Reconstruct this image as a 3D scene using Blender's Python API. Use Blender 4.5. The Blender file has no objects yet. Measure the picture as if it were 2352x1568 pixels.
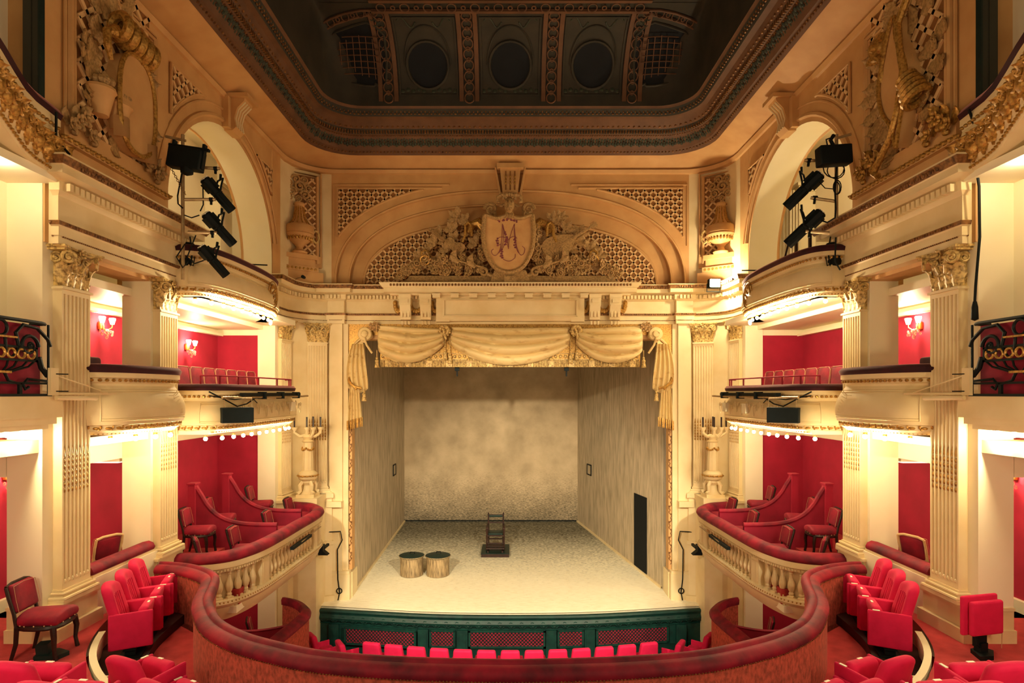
import bpy, bmesh, math, random
from mathutils import Vector as V, Matrix as M, Quaternion as Q
random.seed(7)
PI = math.pi
sc = bpy.context.scene
COL = sc.collection
# ------------------------------------------------------------------ camera, world, exposure
EYE, F, CX, HY = 3.1, 1350.0, 1172.0, 902.0          # eye height, focal length in px, principal point
cam = bpy.data.cameras.new('camera'); cam.sensor_width = 36; cam.lens = 36 * F / 2352
cam.shift_x = (1176 - CX) / 2352; cam.shift_y = (HY - 784) / 2352; cam.clip_end = 200
cam_o = bpy.data.objects.new('camera', cam); COL.objects.link(cam_o)
cam_o.location = (0, 0, EYE); cam_o.rotation_euler = (PI / 2, 0, 0); sc.camera = cam_o
sc.view_settings.view_transform = 'Standard'; sc.view_settings.look = 'None'
sc.view_settings.exposure = 0.0; sc.view_settings.gamma = 1.0; sc.view_settings.use_curve_mapping = False
w = bpy.data.worlds.new('world'); sc.world = w; w.use_nodes = True
bg = w.node_tree.nodes['Background']; bg.inputs[0].default_value = (1, .74, .44, 1); bg.inputs[1].default_value = 0.22
WARM = (1.0, .79, .47)
def lamp(kind, loc, power, size=.1, color=WARM, aim=None, spot=None, parent=None, name='lamp_light'):
    l = bpy.data.lights.new(name, kind); l.energy = power; l.color = color
    if kind == 'AREA': l.size = size
    else: l.shadow_soft_size = size
    if spot: l.spot_size = math.radians(spot); l.spot_blend = .6
    o = bpy.data.objects.new(name, l); COL.objects.link(o); o.location = loc
    if aim is not None: o.rotation_euler = (V(aim) - V(loc)).to_track_quat('-Z', 'Y').to_euler()
    if parent is not None: o.parent = parent; o.location = V(loc) - parent.location
    return o
# the house lamps on the rear galleries behind the camera, and the two front-of-house projectors aimed at the stage
for sx in (-1, 1):
    lamp('POINT', (sx * 4.3, 3.0, 2.5), 230, .25)
    lamp('POINT', (sx * 2.2, .6, 4.6), 130, .3)
    lamp('SPOT', (sx * 4.2, 1.5, 5.6), 8200, .22, (1, .85, .60), (-sx * .7, 19.5, -2.3), 40)
# ------------------------------------------------------------------ mesh helpers
def at(px, py, Y): return V(((px - CX) / F * Y, Y, EYE + (HY - py) / F * Y))
def hexc(h):
    def l(c): return c / 12.92 if c <= .04045 else ((c + .055) / 1.055) ** 2.4
    return tuple(l(int(h[i:i + 2], 16) / 255) for i in (0, 2, 4)) + (1,)
class MB:
    def __init__(s): s.v = []; s.f = []; s.mi = []; s.cur = 0
    def add(s, vs, fs, T=None):
        o = len(s.v)
        s.v += [tuple(T @ V(p)) for p in vs] if T is not None else [tuple(p) for p in vs]
        s.f += [tuple(i + o for i in f) for f in fs]; s.mi += [s.cur] * len(fs); return s
    def box(s, a, b, T=None):
        (x0, y0, z0), (x1, y1, z1) = a, b
        return s.add([(x0, y0, z0), (x1, y0, z0), (x1, y1, z0), (x0, y1, z0), (x0, y0, z1), (x1, y0, z1), (x1, y1, z1), (x0, y1, z1)],
              [(0, 3, 2, 1), (4, 5, 6, 7), (0, 1, 5, 4), (1, 2, 6, 5), (2, 3, 7, 6), (3, 0, 4, 7)], T)
    def cbox(s, c, d, T=None): return s.box([c[i] - d[i] / 2 for i in range(3)], [c[i] + d[i] / 2 for i in range(3)], T)
    def rbox(s, c, d, r, T=None, k=3, warp=None):
        h = [max(d[i] / 2 - r, 0) for i in range(3)]; idx = {}; vs = []; fs = []
        g = [-1] + [-1 + 2 * (i + .5) / k * 1 for i in range(k)] + [1]; n = len(g) - 1
        def vert(p):
            key = tuple(round(q, 4) for q in p)
            if key in idx: return idx[key]
            q = V([max(-h[i], min(h[i], p[i] * d[i] / 2)) for i in range(3)]); e = V([p[i] * d[i] / 2 for i in range(3)]) - q
            if e.length > 1e-6: q = q + e.normalized() * r
            q = q + V(c)
            if warp: q = V(warp(q))
            idx[key] = len(vs); vs.append(q); return idx[key]
        # grid lines placed so that the rounded border gets its own rows
        def lines(i):
            e = h[i] / (d[i] / 2) if d[i] else 0
            a = [-1, -(1 + e) / 2, -e]; m = [-e + 2 * e * j / k for j in range(1, k)]
            return a + m + [e, (1 + e) / 2, 1]
        L = [lines(i) for i in range(3)]
        for ax in range(3):
            u, w_ = (ax + 1) % 3, (ax + 2) % 3
            for sg in (-1, 1):
                for i in range(len(L[u]) - 1):
                    for j in range(len(L[w_]) - 1):
                        q = []
                        for (a, b) in ((i, j), (i + 1, j), (i + 1, j + 1), (i, j + 1)):
                            p = [0, 0, 0]; p[ax] = sg; p[u] = L[u][a]; p[w_] = L[w_][b]; q.append(vert(p))
                        if len(set(q)) > 2: fs.append(tuple(dict.fromkeys(q if sg > 0 else q[::-1])))
        return s.add(vs, fs, T)
    def lathe(s, prof, c=(0, 0, 0), n=16, T=None, lobes=0, amp=0, a0=0, a1=2 * PI):
        full = abs(a1 - a0 - 2 * PI) < 1e-6; m = n if full else n + 1; vs = []; fs = []
        for (r, z) in prof:
            for i in range(m):
                a = a0 + (a1 - a0) * i / n; rr = r * (1 + amp * math.cos(lobes * a)) if lobes else r
                vs.append((c[0] + rr * math.cos(a), c[1] + rr * math.sin(a), c[2] + z))
        for j in range(len(prof) - 1):
            for i in range(n):
                k = (i + 1) % m; fs.append((j * m + i, j * m + k, (j + 1) * m + k, (j + 1) * m + i))
        if full:
            if prof[0][0] > 1e-5: fs.append(tuple(range(m))[::-1])
            if prof[-1][0] > 1e-5: fs.append(tuple((len(prof) - 1) * m + i for i in range(m)))
        return s.add(vs, fs, T)
    def sphere(s, c, r, n=8, k=5, T=None):
        if not hasattr(r, '__len__'): r = (r, r, r)
        vs = [(c[0], c[1], c[2] - r[2])]; fs = []
        for j in range(1, k):
            b = -PI / 2 + PI * j / k
            for i in range(n):
                a = 2 * PI * i / n; vs.append((c[0] + r[0] * math.cos(b) * math.cos(a), c[1] + r[1] * math.cos(b) * math.sin(a), c[2] + r[2] * math.sin(b)))
        vs.append((c[0], c[1], c[2] + r[2])); L = len(vs) - 1
        for i in range(n):
            fs.append((0, 1 + (i + 1) % n, 1 + i)); fs.append((L, L - n + i, L - n + (i + 1) % n))
            for j in range(k - 2): fs.append((1 + j * n + i, 1 + j * n + (i + 1) % n, 1 + (j + 1) * n + (i + 1) % n, 1 + (j + 1) * n + i))
        return s.add(vs, fs, T)
    def tube(s, pts, r, n=6, T=None, closed=False, cap=True):
        pts = [V(p) for p in pts]; L = len(pts); vs = []; fs = []; ref = None
        for i, p in enumerate(pts):
            if closed: t = pts[(i + 1) % L] - pts[i - 1]
            else: t = pts[min(i + 1, L - 1)] - pts[max(i - 1, 0)]
            t = t.normalized() if t.length > 1e-9 else V((0, 0, 1))
            if ref is None: ref = t.orthogonal().normalized()
            ref = (ref - t * ref.dot(t)); ref = ref.normalized() if ref.length > 1e-6 else t.orthogonal().normalized()
            b = t.cross(ref); rr = r[i] if hasattr(r, '__len__') else r
            for k in range(n):
                a = 2 * PI * k / n; vs.append(p + ref * (rr * math.cos(a)) + b * (rr * math.sin(a)))
        for i in range(L if closed else L - 1):
            j = (i + 1) % L
            for k in range(n): fs.append((i * n + k, i * n + (k + 1) % n, j * n + (k + 1) % n, j * n + k))
        if cap and not closed: fs += [tuple(range(n))[::-1], tuple((L - 1) * n + k for k in range(n))]
        return s.add(vs, fs, T)
    def torus(s, c, R, r, axis=(0, 0, 1), n=16, k=6, T=None, sx=1, sz=1):
        q = V((0, 0, 1)).rotation_difference(V(axis))
        return s.tube([V(c) + q @ V((R * sx * math.cos(2 * PI * i / n), R * sz * math.sin(2 * PI * i / n), 0)) for i in range(n)], r, k, T, closed=True)
    def prism(s, poly, d, T=None):
        n = len(poly); vs = [(p[0], p[1], 0) for p in poly] + [(p[0], p[1], d) for p in poly]
        return s.add(vs, [tuple(range(n))[::-1], tuple(range(n, 2 * n))] + [(i, (i + 1) % n, n + (i + 1) % n, n + i) for i in range(n)], T)
    def grid(s, fn, nu, nv, T=None, thick=None):
        vs = [V(fn(i / nu, j / nv)) for j in range(nv + 1) for i in range(nu + 1)]; W = nu + 1
        fs = [(j * W + i, j * W + i + 1, (j + 1) * W + i + 1, (j + 1) * W + i) for j in range(nv) for i in range(nu)]
        if thick is not None:
            o = len(vs); tv = V(thick); vs += [p + tv for p in vs]; fs += [tuple(o + i for i in f[::-1]) for f in fs[:]]
            rim = [i for i in range(W)] + [j * W + nu for j in range(1, nv + 1)] + [nv * W + i for i in range(nu - 1, -1, -1)] + [j * W for j in range(nv - 1, 0, -1)]
            fs += [(rim[i], o + rim[i], o + rim[(i + 1) % len(rim)], rim[(i + 1) % len(rim)]) for i in range(len(rim))]
        return s.add(vs, fs, T)
    def sweep(s, path, prof, closed=False, solid=False, zs=None):
        P = [V((p[0], p[1])) for p in path]; L = len(P); vs = []; fs = []; m = len(prof)
        for i in range(L):
            a = (P[i] - P[i - 1]) if (i > 0 or closed) else (P[1] - P[0])
            b = (P[(i + 1) % L] - P[i]) if (i < L - 1 or closed) else a
            a = a.normalized(); b = b.normalized(); na = V((-a.y, a.x)); nb = V((-b.y, b.x)); n = na + nb
            n = n.normalized() if n.length > 1e-4 else na
            k = 1 / max(.35, n.dot(na)); z0 = zs[i] if zs else 0
            for (u, z) in prof: vs.append((P[i].x + n.x * u * k, P[i].y + n.y * u * k, z + z0))
        for i in range(L if closed else L - 1):
            j = (i + 1) % L
            for k in range(m if solid else m - 1): fs.append((i * m + k, i * m + (k + 1) % m, j * m + (k + 1) % m, j * m + k))
        if solid and not closed: fs += [tuple(range(m)), tuple((L - 1) * m + k for k in range(m))[::-1]]
        return s.add(vs, fs)
    def along(s, path, step, fn, off=0.0, zs=None):
        """call fn(T) at even steps on a plan path; T: x along the path, y to its room side, z up"""
        P = [V((p[0], p[1])) for p in path]; d = off + step / 2
        for i in range(len(P) - 1):
            e = P[i + 1] - P[i]; l = e.length
            if l < 1e-6: continue
            while d <= l:
                q = P[i] + e * (d / l); z = (zs[i] + (zs[i + 1] - zs[i]) * d / l) if zs else 0
                fn(M.Translation((q.x, q.y, z)) @ M.Rotation(math.atan2(e.y, e.x), 4, 'Z')); d += step
            d -= l
        return s
    def leaf(s, T, w, h, curl=.4, lob=4, nu=4, nv=7):
        def fn(a, t):
            u = a * 2 - 1; wd = w / 2 * math.sin(PI * (.18 + .8 * t)) * (1 + .18 * math.cos(2 * PI * lob * t))
            if t > .97: wd *= .4
            ang = curl * 2.6 * t * t
            return (u * wd, .02 * h + h * .55 * curl * t ** 2.4 + .12 * w * (1 - abs(u)) - .05 * w, h * (t - .42 * curl * max(0, t - .55) ** 2 * 5))
        return s.grid(fn, nu, nv, T, thick=(0, -.12 * w, 0))
    def flower(s, T, r, n=5):
        for i in range(n):
            a = 2 * PI * i / n; R = T @ M.Rotation(a, 4, 'Y') @ M.Translation((r * .58, r * .12, 0)) @ M.Rotation(.5, 4, 'Z')
            s.sphere((0, 0, 0), (r * .48, r * .16, r * .40), 7, 4, R)
        s.sphere((0, r * .2, 0), r * .28, 6, 4, T); return s
    def volute(s, T, R, r, turns=2.0, flip=1, n=26):
        pts = []; rad = []
        for i in range(n + 1):
            t = i / n; a = t * turns * 2 * PI; q = R * (1 - .86 * t); pts.append((flip * (q * math.cos(a)), r * .6 * t, q * math.sin(a))); rad.append(r * (1 - .45 * t))
        s.tube(pts, rad, 6, T); s.sphere((0, r * .6, 0), R * .2, 6, 4, T); return s
    def lattice(s, inside, x0, x1, z0, z1, sp, wd, th, T, step=.05, frame_steep=1.0):
        """diagonal trellis of bars in the local x-z plane, cut to a shape"""
        for sg in (1, -1):
            k = frame_steep; c0 = min(z0 - sg * k * x0, z0 - sg * k * x1); c1 = max(z1 - sg * k * x0, z1 - sg * k * x1); c = math.floor(c0 / sp) * sp
            while c < c1:
                run = None; x = x0
                while x <= x1 + 1e-6:
                    z = sg * k * x + c; ok = z0 <= z <= z1 and inside(x, z)
                    if ok and run is None: run = x
                    if run is not None and (not ok or x + step > x1 + 1e-6):
                        xe = x if ok else x - step
                        if xe - run > .02:
                            L = math.hypot(1, k); px, pz = -sg * k / L * wd / 2, 1 / L * wd / 2
                            q = [(run, sg * k * run + c), (xe, sg * k * xe + c)]
                            vs = []
                            for yy in (0, th):
                                vs += [(q[0][0] + px, yy, q[0][1] + pz), (q[1][0] + px, yy, q[1][1] + pz), (q[1][0] - px, yy, q[1][1] - pz), (q[0][0] - px, yy, q[0][1] - pz)]
                            s.add(vs, [(3, 2, 1, 0), (4, 5, 6, 7), (0, 1, 5, 4), (2, 3, 7, 6), (1, 2, 6, 5), (3, 0, 4, 7)], T)
                        run = None
                    x += step
                c += sp
        return s
def mesh_of(name, mb, mats, s=1, off=None, smooth=True, ang=38):
    me = bpy.data.meshes.new(name); vs = mb.v
    if s == -1: vs = [(-x, y, z) for x, y, z in vs]
    if off is not None: vs = [(x - off[0], y - off[1], z - off[2]) for x, y, z in vs]
    me.from_pydata(vs, [], mb.f)
    mats = mats if isinstance(mats, (list, tuple)) else [mats]
    for m in mats: me.materials.append(m)
    if len(mats) > 1: me.polygons.foreach_set('material_index', mb.mi)
    b = bmesh.new(); b.from_mesh(me); bmesh.ops.recalc_face_normals(b, faces=b.faces); b.to_mesh(me); b.free()
    if smooth: me.polygons.foreach_set('use_smooth', [True] * len(me.polygons)); me.set_sharp_from_angle(angle=math.radians(ang))
    me.update(); return me
def obj(name, mb, mats, parent=None, s=1, world=True, smooth=True, label=None, ang=38):
    """one mesh object; world=True: coordinates are the room's, made relative to the parent's base"""
    me = mesh_of(name, mb, mats, s, parent.location if (parent is not None and world) else None, smooth, ang) if isinstance(mb, MB) else mb
    o = bpy.data.objects.new(name, me); COL.objects.link(o)
    if parent is not None: o.parent = parent
    if label: o['label'] = label
    return o
def sub(name, mb, mats, part, s=1, world=True, **k):          # sub-part: its part sits at the thing's base, so use the same offset
    root = part.parent; me = mesh_of(name, mb, mats, s, root.location if world else None)
    o = bpy.data.objects.new(name, me); COL.objects.link(o); o.parent = part; return o
def struct(name, mb, mats, s=1, smooth=True, parent=None, ang=38):
    o = obj(name, mb, mats, parent, s, smooth=smooth, ang=ang)
    if parent is None: o['kind'] = 'structure'
    return o
def tag(o, label, cat, group=None):
    o['label'] = label; o['category'] = cat
    if group: o['group'] = group
    return o
def thing(name, label, cat, loc=(0, 0, 0), rotz=0, group=None):
    o = bpy.data.objects.new(name, None); COL.objects.link(o); o.empty_display_size = .1
    o.location = loc; o.rotation_euler = (0, 0, rotz); return tag(o, label, cat, group)
def dup(root, loc, rotz, label, group=None, scale=None):
    r = root.copy(); COL.objects.link(r); r.location = loc; r.rotation_euler = (0, 0, rotz); r['label'] = label
    if group: r['group'] = group
    if scale: r.scale = (scale,) * 3
    for ch in list(root.children):
        c = ch.copy(); COL.objects.link(c); c.parent = r
        for g in list(ch.children):
            d = g.copy(); COL.objects.link(d); d.parent = c
    return r
SIDE = {-1: 'left', 1: 'right'}
ORD = 'first second third fourth fifth sixth seventh eighth ninth tenth eleventh twelfth thirteenth fourteenth'.split()
# ------------------------------------------------------------------ materials
def mat(name, c1, c2=None, scale=4, ramp=(.35, .7), rough=.6, metal=0, bump=0, bscale=40, sheen=0, stretch=(1, 1, 1), emit=0, spec=.35, detail=5, glass=0):
    m = bpy.data.materials.new(name); m.use_nodes = True; N = m.node_tree.nodes; L = m.node_tree.links; b = N['Principled BSDF']
    b.inputs['Base Color'].default_value = hexc(c1); b.inputs['Roughness'].default_value = rough; b.inputs['Metallic'].default_value = metal
    b.inputs['Specular IOR Level'].default_value = spec
    tc = N.new('ShaderNodeTexCoord'); mp = N.new('ShaderNodeMapping'); mp.inputs['Scale'].default_value = stretch; L.new(tc.outputs['Object'], mp.inputs[0])
    if c2:
        n = N.new('ShaderNodeTexNoise'); n.inputs['Scale'].default_value = scale; n.inputs['Detail'].default_value = detail; L.new(mp.outputs[0], n.inputs['Vector'])
        r = N.new('ShaderNodeValToRGB'); r.color_ramp.elements[0].position = ramp[0]; r.color_ramp.elements[1].position = ramp[1]
        r.color_ramp.elements[0].color = hexc(c1); r.color_ramp.elements[1].color = hexc(c2); L.new(n.outputs['Fac'], r.inputs[0]); L.new(r.outputs[0], b.inputs['Base Color'])
    if bump:
        n2 = N.new('ShaderNodeTexNoise'); n2.inputs['Scale'].default_value = bscale; n2.inputs['Detail'].default_value = 4; L.new(mp.outputs[0], n2.inputs['Vector'])
        bp = N.new('ShaderNodeBump'); bp.inputs['Strength'].default_value = bump; bp.inputs['Distance'].default_value = .02; L.new(n2.outputs['Fac'], bp.inputs['Height']); L.new(bp.outputs[0], b.inputs['Normal'])
    if sheen:
        b.inputs['Sheen Weight'].default_value = sheen; b.inputs['Sheen Roughness'].default_value = .35; b.inputs['Sheen Tint'].default_value = (1, .45, .4, 1)
    if emit: b.inputs['Emission Color'].default_value = (1, .82, .52, 1); b.inputs['Emission Strength'].default_value = emit
    if glass: b.inputs['Transmission Weight'].default_value = glass
    return m
cream = mat('cream_plaster', 'e6d2a4', 'd8bf8a', 1.6, (.4, .75), .55, bump=.04, bscale=60)
pale = mat('pale_paint', 'f3e9ca', 'ece0ba', 1.2, (.4, .8), .5)
buff = mat('buff_plaster', 'd2a56c', 'c2925a', 2.0, (.35, .75), .6, bump=.05, bscale=60)
patina = mat('gilded_patina', 'd9b974', '6a4a1e', 24, (.42, .72), .45, bump=.12, bscale=50, metal=.1)
gold = mat('old_gold', 'c4964a', '6d4618', 30, (.4, .75), .38, metal=.45, bump=.1, bscale=60)
darkgold = mat('brown_gold', '96683a', '4a2c16', 18, (.35, .7), .45, metal=.25)
relief = mat('patinated_stucco', 'b8925c', '6a5230', 28, (.42, .8), .55, bump=.1, bscale=50)  # mottled gold and grey-brown paint patina
lattice_m = mat('lattice_paint', 'e2bd88', 'd6ab74', 5, rough=.6)
lattice_bg = mat('lattice_ground', '8f5f30', '7a5026', 5, rough=.7)
drape = mat('painted_stucco_drape', 'dcc288', '9a6a2e', 5, (.56, .84), .5, bump=.05, bscale=30, stretch=(.7, 1, 1.6))
velvet = mat('red_velvet', '940a2a', '4a041a', 3.2, (.34, .70), .7, sheen=.08, bump=.08, bscale=30, detail=12)
velvet_dk = mat('dark_velvet', '3a0816', '280410', 6, rough=.8, sheen=.5)
seat_m = mat('crimson_seat_cloth', 'd8164f', 'cc1048', 8, rough=.8, sheen=.12, bump=.05, bscale=120)
redwall = mat('red_wall_cloth', 'a81a38', '92142e', 2.2, (.3, .75), .8, sheen=.1, bump=.05, bscale=90)
redback = mat('red_partition_cloth', '921430', '7c0c26', 3, rough=.8, sheen=.12)
carpet = mat('red_carpet', 'b43a3a', '9a2c2e', 6, (.35, .7), .95, bump=.25, bscale=160, sheen=.1)
carpetwall = mat('worn_red_carpet_cloth', 'c65a48', '8e4234', 26, (.38, .68), .95, bump=.3, bscale=140, sheen=.2, stretch=(1, 1, .6))
darkwood = mat('dark_wood', '1c0f0c', '2e1710', 8, rough=.4, stretch=(1, 1, 6))
darkfloor = mat('dark_parquet', '2a120f', '3a1a14', 8, rough=.5)
black = mat('black_metal', '060e0e', '0a1414', 6, rough=.6, spec=.2)
greenp = mat('green_paint', '0f3830', '0a2a26', 6, rough=.45)
greendk = mat('dark_green_paint', '0b2623', '081c1b', 6, rough=.5)
steel = mat('pipe_steel', 'b59a70', '9a7f58', 10, rough=.4, metal=.5)
white = mat('white_nosing', 'f0e6c0', rough=.6)
tagw = mat('white_tag', 'fbf3dc', rough=.5)
palewood = mat('pale_chair_wood', 'd8b888', 'c8a270', 8, rough=.5)
piping = mat('pale_piping', 'b88a68', rough=.5)
brass = mat('brass', 'c9a04e', rough=.3, metal=.8)
crystal = mat('crystal', 'fff6e0', rough=.05, glass=.9, spec=.6)
bulbm = mat('lit_bulb', 'fff0d0', rough=.4, emit=30)
bulboff = mat('frosted_bulb', 'f4e6c0', rough=.4, emit=2.5)
shade_m = mat('lit_shade', 'fff0d0', rough=.5, emit=14)
purple = mat('faded_purple_paint', '8e4a4c', '7a3a44', 12, rough=.7)
shieldm = mat('shield_paint', 'dcae72', 'cf9c62', 4, rough=.6)
ceil_dk = mat('dark_ceiling_paint', '3a352a', '2c2a22', 2, rough=.7)
ceil_br = mat('brown_ceiling_paint', '6b4a32', '5a3e2a', 3, rough=.65)
ceil_bl = mat('ceiling_blue_black', '10141a', '0b0f14', 3, rough=.8)
leafgreen = mat('ceiling_leaf_paint', '3d4334', '2c3228', 8, rough=.6)
# ================================================================== THE ROOM
YP = 15.95                                             # plane of the proscenium wall
W = 5.8                                                # half width of the hall at the pilasters
CORNER = [(5.8, 14.72), (5.79, 15.05), (5.70, 15.35), (5.55, 15.6), (5.32, 15.8), (5.05, 15.91), (4.85, YP)]
def rr(X, Yf, R, y0=3.0, n=8):
    """plan of the ceiling's edge: up the right side, round the corner, across, back down the left"""
    p = [(X, y0 + (Yf - R - y0) * i / 6) for i in range(7)]
    p += [(X - R + R * math.cos(a), Yf - R + R * math.sin(a)) for a in [PI / 2 * i / n for i in range(1, n + 1)]]
    q = [(-x, y) for x, y in p[::-1]]
    return p + q
def loft(mb, layers):
    rows = [[(x, y, z) for x, y in rr(X, Yf, R)] for (X, Yf, R, z) in layers]; n = len(rows[0])
    mb.add([p for r in rows for p in r], [(j * n + i, j * n + i + 1, (j + 1) * n + i + 1, (j + 1) * n + i) for j in range(len(rows) - 1) for i in range(n - 1)])
ARC_Y, ARC_Z, ARC_R = 12.1, 6.3, 2.17
for s in (-1, 1):
    n = SIDE[s]
    # piers, attic and the wall round the upper arch
    mb = MB()
    mb.box((5.80, 14.5, 4.9), (6.23, 15.3, 9.15))
    mb.box((5.80, 8.0, 4.9), (6.24, 9.5, 5.0)); mb.box((5.78, 7.3, 4.98), (6.24, 9.93, 9.15)); mb.box((5.80, 4.0, 8.9), (6.24, 7.3, 9.15))
    arc = [(ARC_Y - ARC_R * math.cos(PI * i / 32), ARC_Z + ARC_R * math.sin(PI * i / 32)) for i in range(33)]
    arc = [(arc[0][0], 4.85)] + arc + [(arc[-1][0], 4.85)]
    vs = []; fs = []
    for (y, z) in arc: vs += [(5.79, y, z), (5.79, y, 9.15)]
    for i in range(len(arc) - 1): fs += [(i * 2, i * 2 + 1, i * 2 + 3, i * 2 + 2)]
    mb.add(vs, fs); mb.box((5.79, 14.30, 4.85), (6.50, 14.8, 9.15)); mb.box((6.24, 9.75, 4.9), (6.52, 9.93, 9.0))
    struct('wall_' + n, mb, buff, s)
    mb = MB(); mb.box((5.80, 7.285, -.5), (6.24, 8.02, 5.77)); mb.box((5.80, 9.48, -3.8), (6.26, 10.12, 4.99)); mb.box((5.80, 14.5, -3.8), (6.23, 15.3, 4.9))
    mb.add([p for (y, z) in arc for p in ((5.79, y, z), (6.52, y, z))], [(2 * i, 2 * i + 1, 2 * i + 3, 2 * i + 2) for i in range(len(arc) - 1)]); struct('wall_%s_piers' % n, mb, pale, s)
    # archivolt mouldings, niche behind the arch
    mb = MB()
    for R_, t in ((2.30, .05), (2.52, .025)): mb.tube([(5.78, ARC_Y - R_ * math.cos(PI * i / 32), ARC_Z + R_ * math.sin(PI * i / 32)) for i in range(2, 31)], t, 6)
    mb.tube([(6.5, ARC_Y - 2.19 * math.cos(PI * i / 32), ARC_Z + 2.19 * math.sin(PI * i / 32)) for i in range(33)], .04, 6)
    struct('trim_1', mb, buff, s)
    # walls, floors and ceilings of the boxes
    mb = MB()
    mb.box((7.27, 3, -3.8), (7.4, 14.7, 9.3)); mb.box((6.2, 14.58, -3.8), (7.4, 14.7, 9.3)); mb.box((6.0, 9.7, 8.85), (7.4, 14.6, 9.0))
    mb.box((6.9, 14.0, 4.9), (7.27, 14.58, 8.0)); mb.box((6.86, 13.96, 7.9), (7.27, 14.58, 8.02)); mb.box((6.82, 13.92, 8.02), (7.27, 14.58, 8.1))
    mb.box((6.24, 7.1, 2.55), (7.3, 7.3, 9.1)); mb.box((6.1, 7.4, 4.66), (7.27, 14.58, 4.78)); mb.box((7.1, 7.4, 4.5), (7.27, 14.57, 4.56)); 
    mb.box((5.84, 3, 2.36), (7.3, 7.32, 2.52)); mb.box((5.84, 7.32, 2.36), (7.3, 14.6, 2.48)); mb.box((5.2, 10.12, 2.38), (5.84, 13.3, 2.46)); mb.box((5.3, 10.12, 4.76), (7.3, 14.5, 4.88))
    mb.box((6.26, 7.3, 2.05), (7.3, 9.9, 2.36)); mb.box((7.17, 3, 0), (7.27, 9.4, .17))
    mb.box((4.75, 10.2, -.72), (7.3, 14.6, -.60)); mb.box((5.7, 8.02, -.5), (5.9, 9.5, .56)); mb.box((5.62, 8.02, -.5), (5.7, 9.48, -.02))
    mb.box((5.6, 3, 5.7), (7.3, 7.3, 5.8)); mb.box((6.25, 9.2, -.6), (7.3, 10.2, -.5))
    struct('wall_%s_boxes' % n, mb, pale, s)
    mb = MB()
    for z0, z1 in ((-3.7, -.8), (-.5, 2.05), (2.5, 4.52)):
        mb.box((7.24, 3.0, z0), (7.27, 14.56, z1)); mb.box((6.24, 14.54, z0), (7.26, 14.58, z1))
    struct('wall_%s_cloth' % n, mb, redwall, s)
    mb = MB(); mb.box((4.8, 10.25, -.60), (7.26, 14.55, -.57)); mb.box((5.95, 7.35, 2.5), (7.26, 14.55, 2.53)); struct('floor_' + n + '_boxes', mb, carpet, s)
    # plinths under the two big pilasters and under the corner pilasters
    mb = MB()
    for (y0, y1, zb) in ((7.28, 8.06, 0), (9.42, 10.16, -.5)):
        mb.box((5.66, y0, zb), (6.24, y1, .40)); mb.box((5.63, y0 - .02, .40), (6.24, y1 + .02, .44)); mb.box((5.60, y0 - .02, zb), (6.26, y1 + .03, .16))
    mb.box((5.52, 14.60, -3.75), (5.85, 15.22, .44)); mb.box((5.46, 14.55, .36), (5.85, 15.26, .43))
    T = M.Translation((5.19, 15.88, 0)) @ M.Rotation(PI - .28, 4, 'Z')
    mb.box((-.36, -.1, -3.75), (.36, .26, .44), T); mb.box((-.40, -.1, .30), (.40, .32, .42), T); mb.box((-.40, -.1, -.95), (.40, .30, -.85), T); mb.box((-.42, -.1, -2.5), (.42, .34, -2.3), T)
    struct('trim_2', mb, cream, s)
    # the curved corner wall and the strip beside the opening
    mb = MB(); mb.sweep(CORNER, [(0, -3.8), (0, 9.15), (-.2, 9.15), (-.2, -3.8)], solid=True)
    mb.box((4.38, YP - .02, -2.5), (4.9, YP + .45, 6.0)); struct('wall_%s_corner' % n, mb, cream, s)
    mb = MB()
    mb.box((4.52, YP - .14, -2.45), (4.86, YP, 4.96)); mb.box((4.38, YP - .07, -2.45), (4.52, YP, 4.96))
    mb.box((4.30, YP - .22, -2.45), (4.92, YP, -1.75)); mb.box((4.32, YP - .19, -1.75), (4.90, YP, -1.68)); mb.box((4.28, YP - .02, -2.45), (4.5, YP + .5, -1.75))
    mb.box((4.9, YP - .3, .05), (4.5, YP, .2)); 
    struct('trim_3', mb, cream, s)
    mb = MB()                                           # gilded scroll band on the reveal
    mb.box((4.30, YP + .02, -1.7), (4.40, YP + .3, 4.9))
    struct('trim_4', mb, buff, s)
    mb = MB(); z = -1.55; k = 0
    while z < 3.2:
        T = M.Translation((4.345, YP + .02, z)) @ M.Rotation(PI, 4, 'Z')
        pts = [(.035 * math.sin(t * 2 * PI) * (1 if k % 2 else -1), .012, .21 * t) for t in [i / 8 for i in range(9)]]
        mb.tube(pts, .010, 5, T); mb.sphere((.03 * (1 if k % 2 else -1), .01, .10), (.02, .01, .03), 6, 4, T); mb.sphere((-.03 * (1 if k % 2 else -1), .01, .16), (.016, .01, .022), 6, 4, T); z += .21; k += 1
    struct('trim_5', mb, darkgold, s)
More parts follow.
